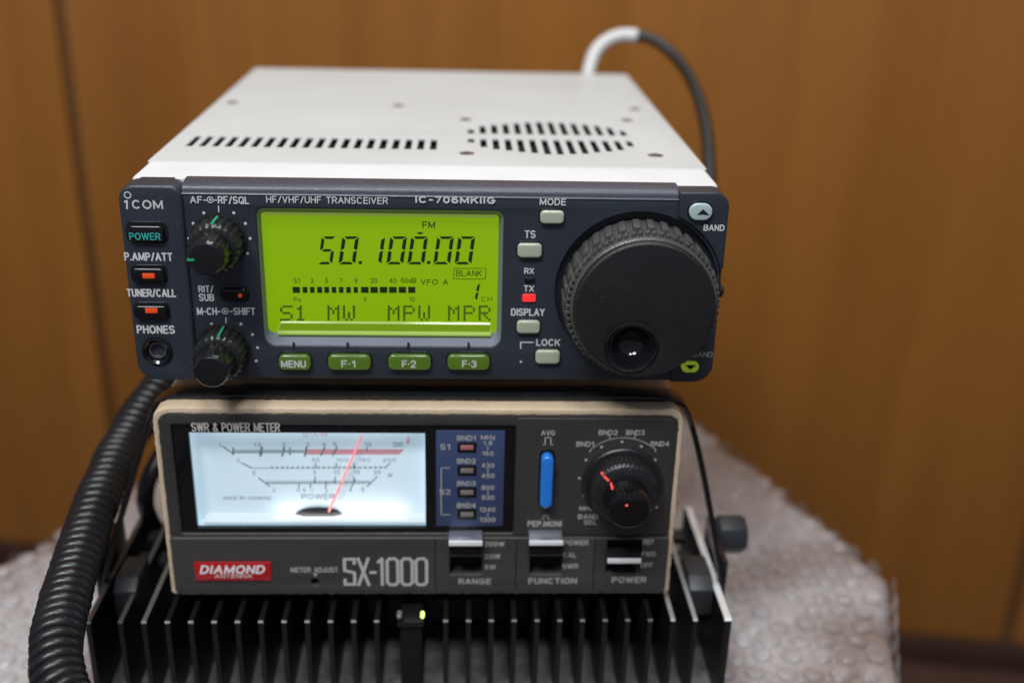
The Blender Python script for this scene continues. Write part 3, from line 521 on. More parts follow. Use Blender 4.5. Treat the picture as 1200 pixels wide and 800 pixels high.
# selector knob
KC = on(729, 566, 1, YC); k1 = thing
def ribs(n, amp, seg): return lambda j, k: 1+amp*(1 if (j*n//seg*1.0) % 1 < .5 and ((j*n/seg) % 1) < .5 else 0)
q = MB(); q.lathe(KC.x, KC.z, [(12.3, YC), (12.3, YC-1), (11.9, YC-1.4), (11.2, YC-1.5), (10.4, YC-1.5)], 96, cap1=False)
q.lathe(KC.x, KC.z, [(10.3, YC), (10.4, YC-1.5), (10.2, YC-6.6), (9.7, YC-7.3), (9.2, YC-7.6), (6.5, YC-7.9)], 192, lambda j, k: 1+(.018 if (j//2) % 2 else 0)*(1 if k in (1, 2) else 0)); kn = q.build('selector_knob', 'black', ms)
q = MB(); q.lathe(KC.x, KC.z, [(6.4, YC-7.5), (6.5, YC-8), (6.2, YC-15), (5.9, YC-15.8), (5.3, YC-16.1), (1, YC-15.9)], 120, lambda j, k: 1+(.02 if (j//2) % 2 else 0)*(1 if k in (1, 2) else 0)); q.build('inner_knob', 'gloss', kn)
q = MB(); a = Vector((-.70, .72)); q.box(-.35, .35, YC-7.8, YC-7.35, 6.6, 9.5)
ang = math.radians(45); q.v = [(KC.x+x*math.cos(ang)-z*math.sin(ang), y, KC.z+x*math.sin(ang)+z*math.cos(ang)) for x, y, z in q.v]; q.f = q.f
r_ = MB(); r_.v = q.v; r_.f = q.f; r_.mi = q.mi; 
s2 = MB(); s2.box(-.3, .3, YC-11.5, YC-7.9, 6.0, 6.62); s2.v = [(KC.x+x*math.cos(ang)-z*math.sin(ang), y, KC.z+x*math.sin(ang)+z*math.cos(ang)) for x, y, z in s2.v]
r_.add(s2.v, s2.f); s3 = MB(); s3.box(-.35, .35, YC-7.2, YC-6.2, 9.6, 10.45); s3.v = [(KC.x+x*math.cos(ang)-z*math.sin(ang), y, KC.z+x*math.sin(ang)+z*math.cos(ang)) for x, y, z in s3.v]; r_.add(s3.v, s3.f)
r_.build('red_index_line', 'needle', kn, smooth=0)
q = MB(); q.disc(KC.x-.9, KC.z+2.0, .45, YC-16.25); q.build('red_dot', 'needle', kn, smooth=0)
# lower panel
YL = MY-1.6
slots = []
for (x0, x1, yy0, yy1) in ((110, 222, 590, 690), (388, 500, 590, 690), (655, 775, 560, 685)):
    b_ = rect(B(C7, x0, yy0, x1, yy1), YL); slots.append((b_[0], b_[1], b_[2], min(b_[3], LZ-.9)))
hole = rect(B(C6, 610, 708, 630, 726), YL)
lp = plate('lower_panel', rrect(MX0+1.5, MX1-1.5, MZ0+.3, LZ, [1.5, 1.5, .4, .4]), [rrect(a, b, c, d, .3, 2) for a, b, c, d in slots]+[circle((hole[0]+hole[1])/2, (hole[2]+hole[3])/2, 1.3, 16)], YL, MY+4, .35, 'meter_low', ms)
q = MB(); q.quad(MX0+3, MX1-3, MZ0+1, LZ-.3, MY+3.5); q.build('switch_well_back', 'void', ms, smooth=0)
q = MB()
for x in (60, 340, 612): a = pp(x, 640, YL); q.box(a[0]-.18, a[0]+.18, YL-.05, YL+.2, MZ0+1.5, LZ-.3)
q.build('panel_groove', 'void', ms, smooth=0)
for i, (x0, x1, ytop, yl0, yl1) in enumerate(((107, 223, 520, 573, 590), (386, 503, 528, 572, 588), (658, 773, 600, 634, 650))):
    a = rect(B(C7, x0, yl0, x1, yl1), YL-4.2); q = MB(); yt = YL-4.2
    zb, zt = a[2], a[3]
    q.add([(x, yy, zz) for x in (a[0], a[1]) for (yy, zz) in ((yt, zb), (yt, zt), (YL+1, zt+.5), (YL+3, zt-.8), (YL+1.2, zb-4), (yt+1, zb-.5))], [(0, 1, 2, 3, 4, 5), (11, 10, 9, 8, 7, 6), (0, 6, 7, 1), (1, 7, 8, 2), (2, 8, 9, 3), (3, 9, 10, 4), (4, 10, 11, 5), (5, 11, 6, 0)])
    lv = q.build('switch_lever', 'black' if i == 2 else 'lever', ms, bevel=.15)
    if i != 2:
        q = MB(); q.box(a[0]+.1, a[1]-.1, yt+.9, YL+2.5, zb-4.6, zb-.3); q.build('lever_skirt', 'gloss', lv, bevel=.3)
    q = MB(); q.box(a[0]-.05, a[1]+.05, yt-.25, yt+.5, zb, zt); q.build('white_stripe', 'white_gloss', lv, bevel=.12)
for t_, x0, y0, x1, y1 in [('200W', 230, 575, 300, 592), ('20W', 230, 618, 286, 635), ('5W', 231, 655, 270, 671), ('POWER', 505, 570, 592, 588), ('CAL', 503, 613, 549, 630), ('SWR', 501, 652, 556, 669), ('REF', 781, 567, 820, 585), ('FWD', 776, 610, 825, 627), ('OFF', 771, 648, 815, 665)]:
    legend(t_, B(C7, x0, y0, x1, y1), YL, 'print_dim', ms, .035)
for t_, x0, y0, x1, y1 in [('RANGE', 140, 703, 253, 723), ('FUNCTION', 383, 701, 551, 722), ('POWER', 673, 697, 792, 718)]:
    legend(t_, B(C7, x0, y0, x1, y1), YL, 'print_dim', ms, .045)
legend('METER ADJUST', B(C6, 535, 664, 700, 682), YL, 'print_dim', ms, .035)
q = MB(); a = [pp(612, 685, YL, C6), pp(630, 685, YL, C6), pp(621, 698, YL, C6)]; q.add([(p[0], YL-.06, p[1]) for p in a], [(0, 1, 2)]); q.build('adjust_pointer', 'print_dim', ms, smooth=0)
bd = rect(B(C6, 203, 645, 468, 708), YL); q = MB(); q.box(bd[0], bd[1], YL-.5, YL+.1, bd[2], bd[3]); bg_ = q.build('badge', 'badge', ms, bevel=.15)
legend('DIAMOND', B(C6, 222, 657, 446, 687), YL-.5, 'white_gloss', bg_, .045, 0.4); legend('ANTENNA', B(C6, 272, 688, 402, 701), YL-.5, 'white_gloss', bg_, .015, .4)
# model lettering: outlined condensed strokes
q = MB(); X0, Y0_ = pp(715, 632, YL, C6); X1, Y1_ = pp(1012, 727, YL, C6); Wm = X1-X0; Hm = Y0_-Y1_
def gp(u, v): return (X0+Wm*u, Y1_+Hm*v)
sw = .95
q.ribbon([gp(.135, .80), gp(.135, .96), gp(.02, .96), gp(.02, .55), gp(.135, .47), gp(.135, .05), gp(.02, .05), gp(.02, .22)], YL-.06, sw)
q.ribbon([gp(.18, .98), gp(.30, .03)], YL-.06, sw); q.ribbon([gp(.30, .98), gp(.18, .03)], YL-.06, sw)
q.ribbon([gp(.325, .48), gp(.38, .48)], YL-.06, sw)
q.ribbon([gp(.415, .85), gp(.46, .97), gp(.46, .03)], YL-.06, sw)
for u in (.52, .69, .86):
    ww = .125; rr = .03; q.ribbon([gp(u+rr, .97), gp(u+ww-rr, .97), gp(u+ww, .88), gp(u+ww, .12), gp(u+ww-rr, .03), gp(u+rr, .03), gp(u, .12), gp(u, .88), gp(u+rr, .97)], YL-.06, sw)
for i, v in enumerate(q.v): q.v[i] = (v[0], v[1]-.0004*(i//4), v[2])
q.build('model_lettering', 'print_bold', ms, smooth=0, fix=False)

# ================================================================== MOUNTING BRACKET
br = thing('mounting_bracket', (-2, 8, -80), 'black steel U-shaped bracket straddling the meter between it and the transceiver', 'bracket')
def strap(path, wy0, wy1, t):
    # path: list of (x,z) with the strap's width along y
    P = [Vector(p) for p in path]; rings = []
    for i, p in enumerate(P):
        d = (P[min(i+1, len(P)-1)]-P[max(0, i-1)]).normalized(); n = Vector((-d.y, d.x))*t/2
        a, b = p+n, p-n; k = max(0, min(1, (-6-p.y)/12)); u0 = wy0+5*k; u1 = wy1-.4*k; rings.append([(a.x, u0, a.y), (b.x, u0, b.y), (b.x, u1, b.y), (a.x, u1, a.y)])
    q = MB(); q.loft(rings, True, True); return q
def smoothpath(pts, n=3):
    for _ in range(n):
        o = [pts[0]]
        for a, b in zip(pts, pts[1:]): o += [(a[0]*.75+b[0]*.25, a[1]*.75+b[1]*.25), (a[0]*.25+b[0]*.75, a[1]*.25+b[1]*.75)]
        pts = o+[pts[-1]]
    return pts
bp_ = smoothpath([(-107, -96), (-105, -74), (-94.5, -45), (-85, -19), (-80, -7.2), (-66, -6.15), (0, -6.25), (62, -6.15), (75.4, -6.9), (79.2, -14), (83.2, -25), (88.8, -46), (95.3, -74), (96.8, -96)])
strap(bp_, 1.0, 9.4, 1.7).build('strap', 'strap', br, bevel=.5)
def hexblock(c, r, L_, sgn):
    q = MB(); x0 = c[0]; rings = []
    for (xx, rr) in ((0, r*.8), (L_*.15, r), (L_*.85, r), (L_, r*.85)):
        rings.append([(x0+sgn*xx, c[1]+rr*math.cos(math.radians(60*k+15)), c[2]+rr*math.sin(math.radians(60*k+15))) for k in range(6)])
    q.loft(rings); return q
kc = depth(858, 625, 338.)
hexblock((97.2, 30, -71.5), 7.0, 11, 1).build('clamp_knob', 'block', br, bevel=.6)
hexblock((-106.5, 30, -74), 7.0, 8, -1).build('clamp_knob', 'block', br, bevel=.6)
for (a, b) in ((95.5, 97.4), (-107.5, -105.6)): q = MB(); q.box(a, b, 8, 36, -88, -68); q.build('side_lug', 'strap', br, bevel=.5)

# ================================================================== TRANSCEIVER
tr = thing('transceiver', (0, 100, 0), 'blue-grey radio transceiver with lit green frequency display and big tuning dial, topmost of the stack', 'transceiver')
H = 58.
q = MB(); q.box(-81.5, 81.5, 23, 203, 1.5, 55.5); q.build('chassis', 'void', tr, bevel=.5)
# top cover with cut vent slots
def slot(cx, cy, dx, L_, w_=2.0, sk_=0):
    return [(cx-w_/2, cy-L_/2), (cx+w_/2, cy-L_/2), (cx+w_/2, cy+L_/2), (cx-w_/2, cy+L_/2)]
holes = []
for k in range(20): holes.append(slot(-75.2+k*3.97, 54.4, 0, 16.2, 2.0))
FL = [20, 38, 46, 50, 55, 58, 62, 62, 60, 58, 52, 48, 42, 27]; RL = [19, 33, 38, 42, 46, 50, 52, 52, 50, 48, 45, 40, 34, 22]
for k in range(14):
    x = 12.2+k*3.97; l1 = FL[k]*.37; l2 = RL[k]*.45
    holes.append(slot(x, 65-l1/2, 0, l1, 2.0)); holes.append(slot(x, 71.5+l2/2, 0, l2, 2.0))
# fan grille rows follow the photograph: front row nearer, rear row behind
plate('top_cover', rrect(-82.3, 82.3, 25.2, 204, 1.2, 3), holes, 56.9, H, .3, 'cover', tr, plane='xy')
q = MB()
q.loft([[(-82.3, y, 1), (-82.3, y, 56.6), (-81.2, y, 57.5), (-80.8, y, 57.2), (-81.5, y, 56.4), (-81.5, y, 1)] for y in (25.2, 204)]); q.loft([[(82.3, y, 1), (82.3, y, 56.6), (81.2, y, 57.5), (80.8, y, 57.2), (81.5, y, 56.4), (81.5, y, 1)] for y in (25.2, 204)])
q.box(-81.4, 81.4, 202.5, 204, 1, 56.7)
q.build('side_cover', 'cover', tr, bevel=0)
q = MB(); q.box(-82, 82, 25, 200, 0, 1); q.build('bottom_cover', 'cover', tr, bevel=.3)
q = MB(); prof = rrect(-82.2, 82.2, .5, H-.15, [3, 3, 1.6, 1.6], 5)
q.loft([[(x*.9995, 24.8, z) for x, z in prof], [(x, 24.4, z) for x, z in prof], [(x, 9.2, z) for x, z in prof], [(x*.99, 6, z-.1) for x, z in prof]]); q.build('front_frame', 'frame_white', tr)
for (x, y, r) in ((-76, 120, 1.5), (-14.6, 119, 1.5), (10.8, 41.5, 1.6), (69.5, 42.5, 1.7), (10.4, 95, 1.5), (68, 98, 1.5), (74, 120, 1.5)):
    q = MB(); rings = []
    for (rr, zz) in ((r*1.5, H+.02), (r*1.25, H-.05+.12), (r, H+.25), (r*.6, H+.32)): rings.append([(x+rr*math.cos(2*math.pi*j/16), y+rr*math.sin(2*math.pi*j/16), zz) for j in range(16)])
    q.loft(rings, False, True); so = q.build('cover_screw', 'screw', tr)
    q = MB(); q.box(x-r*.5, x+r*.5, y-.15, y+.15, H+.3, H+.36); q.box(x-.15, x+.15, y-r*.5, y+r*.5, H+.3, H+.365); q.build('screw_cross', 'void', so, smooth=0)
# front panel ---------------------------------------------------
DC = (59.4, 28.4); DR = 24.2
lcd_hole = rect((305.5, 246.5, 588.5, 405), 0)
jack = on(*C2(167, 650), 1, -1.2); jc = (jack.x, jack.z)
plate('front_panel', rrect(-82.9, 82.9, .3, 55.4, [5, 5, 3, 3]), [rrect(lcd_hole[0], lcd_hole[1], lcd_hole[2], lcd_hole[3], [3.2, 3.2, 2, 2], 6), circle(DC[0], DC[1], DR-.01, 64)], 0, 9, .7, 'panel', tr)
q = MB(); q.lathe(DC[0], DC[1], [(DR+.1, 0.2), (DR-.6, 1.6), (DR-.6, 3), (3, 3.1)], 64); q.build('dial_recess', 'panel', tr)
q = MB(); prof = [(8.8, 54.9), (.4, 54.9), (-.1, 54.95), (-.3, 55.2), (-.1, 55.5), (.7, 55.6), (.9, 56.6), (1.5, 57.2), (3.2, 57.85), (5.2, 58.15), (7.2, 58.2), (8.8, 57.9)]
q.loft([[(x, y, z) for y, z in prof] for x in (-66.6, -62, 0, 62, 69.6)]); q.build('top_bezel', 'panel_top', tr)
# end caps
capL = plate('end_cap', rrect(-83.5, -66.4, 0, 57.8, [5.5, 2, 3.5, 4.5]), [circle(jc[0], jc[1], 3.6, 24)], -1.3, 9.2, 1.1, 'panel', tr, bres=4)
def arcpts(a0, a1, r, n=16): return [(DC[0]+r*math.cos(math.radians(a0+(a1-a0)*i/n)), DC[1]+r*math.sin(math.radians(a0+(a1-a0)*i/n))) for i in range(n+1)]
rc = DR+.1; xin = 69.4; a_t = math.degrees(math.acos((xin-DC[0])/rc)); a_r = math.degrees(math.asin(0)) 
xr = 83.5; a_e = math.degrees(math.acos(min(1, (xr-.9-DC[0])/rc)))
tp = arcpts(a_e, a_t, rc)
outl = [(xr-.02, tp[0][1])]+tp+[(xin, 57.6)]+[(xr-4.5+4.5*math.cos(math.radians(a)), 57.8-4.5+4.5*math.sin(math.radians(a))) for a in range(80, -1, -10)]
plate('corner_cap', outl, [], -1.3, 9.2, .55, 'panel', tr, bres=3)
bt = arcpts(-60, -a_e, rc)
outl = [(DC[0]+rc*math.cos(math.radians(-60)), .0)]+bt+[(xr-.02, bt[-1][1])]+[(xr-5.5+5.5*math.cos(math.radians(a)), 5.5+5.5*math.sin(math.radians(a))) for a in range(0, -91, -10)]
plate('corner_cap', outl[::-1], [], -.4, 9.2, .4, 'panel', tr, bres=3)
q = MB(); q.box(83.0, 83.6, 1, 9, 3, 55); q.build('panel_side', 'panel', tr, bevel=.2)
q = MB(); 
rings = []
for (xx, rr) in ((82.5, 2), (84.0, 2.2), (85.3, 2.0), (85.9, 1.2)): rings.append([(xx, 6+rr*math.cos(2*math.pi*j/16), 26.5+rr*math.sin(2*math.pi*j/16)) for j in range(16)])
q.loft(rings); q.build('side_screw_knob', 'black', tr)
# LCD
LY = 3.6
lr = rect((310, 250.5, 583.5, 390), LY)
q = MB(); n = 6
o_ = rrect(lcd_hole[0]-.05, lcd_hole[1]+.05, lcd_hole[2]-.05, lcd_hole[3]+.05, [3.2, 3.2, 2, 2], n); i_ = rrect(lr[0]+.1, lr[1]-.1, lr[2]+.1, lr[3]-.1, [1.8, 1.8, .9, .9], n)
mid_ = [((a[0]*.3+b[0]*.7), (a[1]*.3+b[1]*.7)) for a, b in zip(o_, i_)]
q.loft([[(x, .25, z) for x, z in o_], [(x, LY-.8, z) for x, z in mid_], [(x, LY+.2, z) for x, z in i_]], False, False); q.build('display_bezel', 'bezel_silver', tr)
q = MB(); q.quad(lr[0]-1, lr[1]+1, lr[2]-1, lr[3]+1, LY); lcd = q.build('display', 'lcd', tr, smooth=0)
def lp_(C, x, y): a = C(x, y); p = on(a[0], a[1], 1, LY); return (p.x, p.z)
a = lp_(CL, 45, 299); b = lp_(CL, 1150, 299); c = lp_(CL, 28, 358); d = lp_(CL, 1155, 358); zb = lr[2]+.15; za = a[1]
q = MB(); q.add([(a[0], LY-.08, za), (b[0], LY-.08, za), (b[0]+.1, LY-.5, za-.45), (a[0]-.1, LY-.5, za-.45)], [(0, 3, 2, 1)]); q.build('window_edge', 'lcd_edge', tr, smooth=0)
q = MB(); q.add([(a[0]-.1, LY-.5, za-.45), (b[0]+.1, LY-.5, za-.45), (d[0], LY-.9, zb+.75), (c[0], LY-.9, zb+.75)], [(0, 3, 2, 1)]); q.build('window_reflection', 'lcd_reflection', tr, smooth=0)  # window reflection built as a glowing strip
q = MB(); q.add([(c[0], LY-.9, zb+.75), (d[0], LY-.9, zb+.75), (d[0], LY-1.6, zb+.2), (c[0], LY-1.6, zb+.2), (d[0], LY-1.6, zb-.3), (c[0], LY-1.6, zb-.3)], [(0, 3, 2, 1), (3, 5, 4, 2)]); q.build('window_glare_line', 'lcd_edge', tr, smooth=0)  # glare line under the reflection, also put in as emission
for (u0, u1) in ((a[0], c[0]), (b[0], d[0])):
    q = MB(); q.add([(u0-.12, LY-.1, za), (u0+.12, LY-.1, za), (u1+.15, LY-1.1, zb+.9), (u1-.15, LY-1.1, zb+.9)], [(0, 3, 2, 1)]); q.build('window_edge', 'lcd_edge', tr, smooth=0)
q = MB(); q.box(lr[0]+1, lr[1]-1, LY-1.2, LY-.2, lr[3]-.45, lr[3]+.2); q.build('window_edge', 'lcd_edge', tr, smooth=0)
segmap = {'0': 'abcdef', '1': 'bc', '5': 'acdfg'}
def digit(ch, x0, x1, y0, y1, C, slant, t=.23, parent=lcd):
    # unit cell, then slanted
    T = t; Hh = 2.0
    S7 = {'a': [(T*.55, Hh), (1-T*.2, Hh), (1-T*1.0, Hh-T*.8), (T*1.2, Hh-T*.8)], 'd': [(T*.2, 0), (1-T*.55, 0), (1-T*1.2, T*.8), (T*1.0, T*.8)],
          'f': [(0, Hh-T*.3), (T*.95, Hh-T*1.1), (T*.95, Hh/2+T*.55), (T*.3, Hh/2+T*.15), (0, Hh/2+T*.3)], 'e': [(0, T*.3), (T*.95, T*1.1), (T*.95, Hh/2-T*.55), (T*.3, Hh/2-T*.15), (0, Hh/2-T*.3)],
          'b': [(1, Hh-T*.3), (1-T*.95, Hh-T*1.1), (1-T*.95, Hh/2+T*.55), (1-T*.3, Hh/2+T*.15), (1, Hh/2+T*.3)], 'c': [(1, T*.3), (1-T*.95, T*1.1), (1-T*.95, Hh/2-T*.55), (1-T*.3, Hh/2-T*.15), (1, Hh/2-T*.3)],
          'g': [(T*.7, Hh/2), (T*1.2, Hh/2+T*.4), (1-T*1.2, Hh/2+T*.4), (1-T*.7, Hh/2), (1-T*1.2, Hh/2-T*.4), (T*1.2, Hh/2-T*.4)]}
    q = MB()
    for s_ in segmap[ch]:
        pts = []
        for (u, v) in S7[s_]:
            yy = y1+(y0-y1)*v/Hh; xx = x0+(x1-x0-slant)*u+slant*v/Hh
            pts.append(lp_(C, xx, yy))
        q.add([(p[0], LY-.05, p[1]) for p in pts], [tuple(range(len(pts)))])
    return q.build('display_digit', 'seg', parent, smooth=0, fix=False)
for ch, x0, x1 in (('5', 40, 158), ('0', 172, 305), ('1', 342, 472), ('0', 478, 612), ('0', 612, 746), ('0', 778, 912), ('0', 914, 1048)): digit(ch, x0, x1, 147, 326, CD, 26)
for x in (300, 737):
    q = MB(); p = [lp_(CD, *t_) for t_ in ((x, 324), (x+22, 324), (x+24, 304), (x+2, 304))]; q.add([(a[0], LY-.05, a[1]) for a in p], [(0, 1, 2, 3)]); q.build('decimal_point', 'seg', lcd, smooth=0, fix=False)
digit('1', 1030, 1100, 96, 193, CL, 18, .28)
q = MB()
for a, b in ((105, 142), (158, 182), (197, 220), (235, 260), (273, 297), (312, 335), (350, 373), (389, 412), (428, 450), (467, 507), (517, 556), (567, 606), (616, 656), (667, 706), (717, 755)):
    p0 = lp_(CL, a, 150); p1 = lp_(CL, b, 118); q2 = MB(); q2.quad(p0[0], p1[0], p0[1], p1[1], LY-.05); q2.build('bar_segment', 'seg', lcd, smooth=0, fix=False)
for t_, C, x0, y0, x1, y1 in [('FM', CD, 710, 52, 790, 96), ('S1', CL, 108, 72, 142, 98), ('3', CL, 198, 72, 213, 98), ('5', CL, 277, 72, 292, 98), ('7', CL, 353, 72, 368, 98), ('9', CL, 431, 72, 446, 98), ('20', CL, 517, 72, 554, 98), ('40', CL, 616, 72, 655, 98), ('60dB', CL, 680, 70, 760, 98), ('VFO A', CL, 783, 78, 930, 107), ('BLANK', CL, 972, 30, 1108, 62), ('Po', CL, 110, 173, 148, 197), ('5', CL, 480, 173, 497, 195), ('10', CL, 722, 173, 752, 196), ('CH', CL, 1105, 170, 1163, 195)]:
    legend(t_, B(C, x0, y0, x1, y1), LY, 'seg_small', lcd, .012 if t_ not in ('FM', 'VFO A') else .02, name='display_symbol')
q = MB(); q.ribbon([lp_(CL, *t_) for t_ in ((958, 76), (962, 20), (1130, 20), (1126, 76), (958, 76))], LY-.05, .18); q.build('display_symbol', 'seg_small', lcd, smooth=0, fix=False)
q = MB(); p = [lp_(CD, *t_) for t_ in ((672, 120), (716, 120), (704, 134), (686, 134))]; q.add([(a[0], LY-.05, a[1]) for a in p], [(0, 1, 2, 3)]); q.build('display_symbol', 'seg_small', lcd, smooth=0, fix=False)
DM = {'S': ['01111', '10000', '10000', '01110', '00001', '00001', '11110'], '1': ['00100', '01100', '00100', '00100', '00100', '00100', '01110'], 'M': ['10001', '11011', '10101', '10101', '10001', '10001', '10001'], 'W': ['10001', '10001', '10001', '10101', '10101', '10101', '01010'], 'P': ['11110', '10001', '10001', '11110', '10000', '10000', '10000'], 'R': ['11110', '10001', '10001', '11110', '10100', '10010', '10001']}
for ch, x0, x1 in (('S', 37, 105), ('1', 113, 180), ('M', 288, 353), ('W', 370, 436), ('M', 608, 672), ('P', 690, 753), ('W', 770, 834), ('M', 928, 990), ('P', 1010, 1072), ('R', 1090, 1155)):
    q = MB(); cw = (x1-x0)/5; chh = (298-216)/7
    for r_i, row in enumerate(DM[ch]):
        for c_i, v in enumerate(row):
            if v == '1':
                p0 = lp_(CL, x0+c_i*cw+.7, 216+(r_i+1)*chh-.7); p1 = lp_(CL, x0+(c_i+1)*cw-.7, 216+r_i*chh+.7); q.quad(p0[0], p1[0], p0[1], p1[1], LY-.05)
    q.build('matrix_character', 'seg_mid', lcd, smooth=0, fix=False)
# keys
def key(box, y, h, mat, r, name='key', well='gloss', grow=.7, bev=.35, parent=tr):
    a = rect((box[0]+.8, box[1]+(2.2 if h > 1.2 else .6), box[2]-.8, box[3]), y-h*.9)
    wl = plate('key_surround', rrect(a[0]-grow, a[1]+grow, a[2]-grow, a[3]+grow, min(r+grow, (a[3]-a[2])/2+grow-.05), 6), [], y-.12, y+.5, .1, well, parent) if grow else None
    return plate(name, rrect(a[0], a[1], a[2], a[3], min(r, (a[3]-a[2])/2-.02), 6), [], y-h, y+.3, bev, mat, parent, bres=3)
YE = -1.3
k_ = key(B(C2, 58, 193, 193, 256), YE, 1.6, 'gloss', 1.2, grow=.9, bev=.5); legend('POWER', B(C2, 66, 224, 178, 250), YE-1.6, 'teal', k_, .02, name='key_legend')
for (y0, y1, xx, oy) in ((346, 403, 0, 368), (481, 534, 10, 493)):
    k_ = key(B(C2, 74+xx, y0, 194+xx, y1), YE, 1.5, 'gloss', .9, grow=.7, bev=.5); b_ = rect(B(C2, 114+xx, oy+2, 158+xx, oy+20), YE-1.5)
    q = MB(); q.box(b_[0], b_[1], YE-1.7, YE-1.4, b_[2], b_[3]); q.build('key_lamp', 'orange', k_, bevel=.1)
k_ = key(B(C2, 400, 419, 490, 466), 0, 1.3, 'gloss', .8, grow=.8, bev=.4); p = on(*C2(466, 450), 1, -1.3); q = MB(); q.lathe(p.x, p.z, [(.6, -1.2), (.6, -1.5), (.3, -1.6)], 12); q.build('key_lamp', 'orange', k_)
for bx_ in ((130, 139, 222, 193), (48, 257, 142, 315), (45, 535, 135, 588), (113, 642, 207, 697)):
    key(B(C4, *bx_), 0, 1.4, 'key', 1.2, grow=.4, bev=.6)
kb = key(B(C4, 668, 113, 757, 180), YE, 1.3, 'key_cyan', 2.6, grow=.45, bev=.4)
P4 = lambda x, y, Y: pp(x, y, Y, C4)
def arrow(pts, Y, parent): q = MB(); q.add([(p[0], Y, p[1]) for p in pts], [tuple(range(len(pts)))]); q.build('arrow_mark', 'void', parent, smooth=0)
arrow([P4(698, 160, YE-1.4), P4(720, 158, YE-1.4), P4(744, 162, YE-1.4), P4(721, 139, YE-1.4)], YE-1.38, kb)
kl = key(B(C4, 640, 688, 708, 727), -.4, 1.2, 'key_lime', 2, grow=.3, bev=.3); arrow([P4(655, 700, -1.7), P4(697, 700, -1.7), P4(674, 718, -1.7)], -1.68, kl)
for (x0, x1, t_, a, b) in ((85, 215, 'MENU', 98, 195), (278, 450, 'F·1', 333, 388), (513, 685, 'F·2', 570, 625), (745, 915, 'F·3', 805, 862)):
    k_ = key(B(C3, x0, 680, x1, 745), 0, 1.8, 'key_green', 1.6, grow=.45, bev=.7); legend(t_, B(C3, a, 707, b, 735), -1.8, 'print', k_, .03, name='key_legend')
for (x0, y0, x1, y1, mt) in ((76, 385, 114, 401, 'gloss'), (68, 444, 116, 471, 'red_led')):
    b_ = rect(B(C4, x0, y0, x1, y1), 0); plate('indicator_lamp', rrect(*b_, .45, 4), [], -.5, .4, .15, mt, tr)
q = MB()
for x in (147, 358, 595, 830): p = on(*C3(x, 652), 1, -.1); q.box(p.x-.3, p.x+.3, -.15, .3, p.z-.8, p.z+1.1)
q.build('pointer_tick', 'void', tr, smooth=0)
# phones jack
q = MB(); q.lathe(jc[0], jc[1], [(4.3, -1.25), (4.2, -1.75), (3.6, -2.0), (3.0, -1.5), (2.6, 1), (2.2, 4)], 32); jk = q.build('phones_socket', 'gloss', tr)
q = MB(); q.lathe(jc[0], jc[1], [(2.6, -.4), (2.5, -.7), (2.0, -.6), (1.7, .4), (1.6, 2.4), (.2, 3)], 24); q.build('socket_ring', 'metal', jk).data.materials[0] = M['screw']
# printing
for t_, C, x0, y0, x1, y1, Y, mt, bo_ in [
    ('COM', C2, 76, 106, 187, 138, YE, 'print', .03), ('P.AMP/ATT', C2, 48, 295, 222, 325, YE, 'print', .035), ('TUNER/CALL', C2, 57, 426, 235, 455, YE, 'print', .035), ('PHONES', C2, 93, 557, 230, 587, YE, 'print', .035),
    ('RIT/', C2, 315, 414, 370, 438, 0, 'print', .035), ('SUB', C2, 317, 443, 372, 470, 0, 'print', .035),
    ('AF-', C2, 285, 92, 345, 118, -.3, 'print', .03), ('-RF/SQL', C2, 372, 92, 498, 120, -.3, 'print', .03), ('M-CH-', C2, 310, 493, 395, 520, 0, 'print', .035), ('-SHIFT', C2, 428, 493, 521, 520, 0, 'print', .035),
    ('HF/VHF/UHF TRANSCEIVER', C3, 40, 68, 515, 95, -.3, 'print', .022), ('IC-706MKIIG', C3, 622, 67, 935, 95, -.3, 'print', .06),
    ('MODE', C4, 131, 100, 226, 125, -.3, 'print', .035), ('TS', C4, 76, 215, 116, 243, 0, 'print', .03), ('RX', C4, 75, 350, 110, 372, 0, 'print', .035), ('TX', C4, 73, 413, 110, 436, 0, 'print', .035), ('DISPLAY', C4, 27, 496, 149, 523, 0, 'print', .035), ('LOCK', C4, 118, 606, 204, 631, 0, 'print', .035), ('BAND', C4, 722, 194, 798, 217, YE, 'print', .035), ('BAND', C4, 682, 652, 755, 672, -.4, 'print_dim', .01)]:
    legend(t_, B(C, x0, y0, x1, y1), Y, mt, tr, bo_)
q = MB()
def ring(cx, cz, r, Y, w_, n=16):
    q.ribbon([(cx+r*math.cos(2*math.pi*i/n), cz+r*math.sin(2*math.pi*i/n)) for i in range(n+1)], Y, w_)
a = pp(60, 88, YE, C2); ring(a[0], a[1], .85, YE-.06, .3)
q.ribbon([pp(50, 112, YE, C2), pp(58, 109, YE, C2), pp(58, 136, YE, C2)], YE-.06, .45)
a = pp(358, 105, -.35, C2); ring(a[0], a[1], .8, -.42, .25); q.disc(a[0], a[1], .35, -.42)
a = pp(412, 506, 0, C2); ring(a[0], a[1], .85, -.06, .25); q.disc(a[0], a[1], .35, -.06)
q.ribbon([pp(388, 127, 0, C2), pp(389, 147, 0, C2)], -.06, .3); q.ribbon([pp(415, 530, 0, C2), pp(415, 548, 0, C2)], -.06, .3)
for (x, y) in ((335, 152), (443, 152), (297, 190), (485, 190), (281, 244), (502, 244), (493, 298), (363, 552), (469, 552), (329, 590), (511, 590), (319, 637), (529, 637), (524, 685)): q.disc(*pp(x, y, 0, C2), .42, -.06)
q.ribbon([P4(107, 618, 0), P4(62, 618, 0), P4(62, 640, 0)], -.06, .35); q.disc(*P4(63, 688, 0), .35, -.06)
for i, v in enumerate(q.v): q.v[i] = (v[0], v[1]-.0002*(i//4), v[2])
q.build('printed_marks', 'print', tr, smooth=0, fix=False)
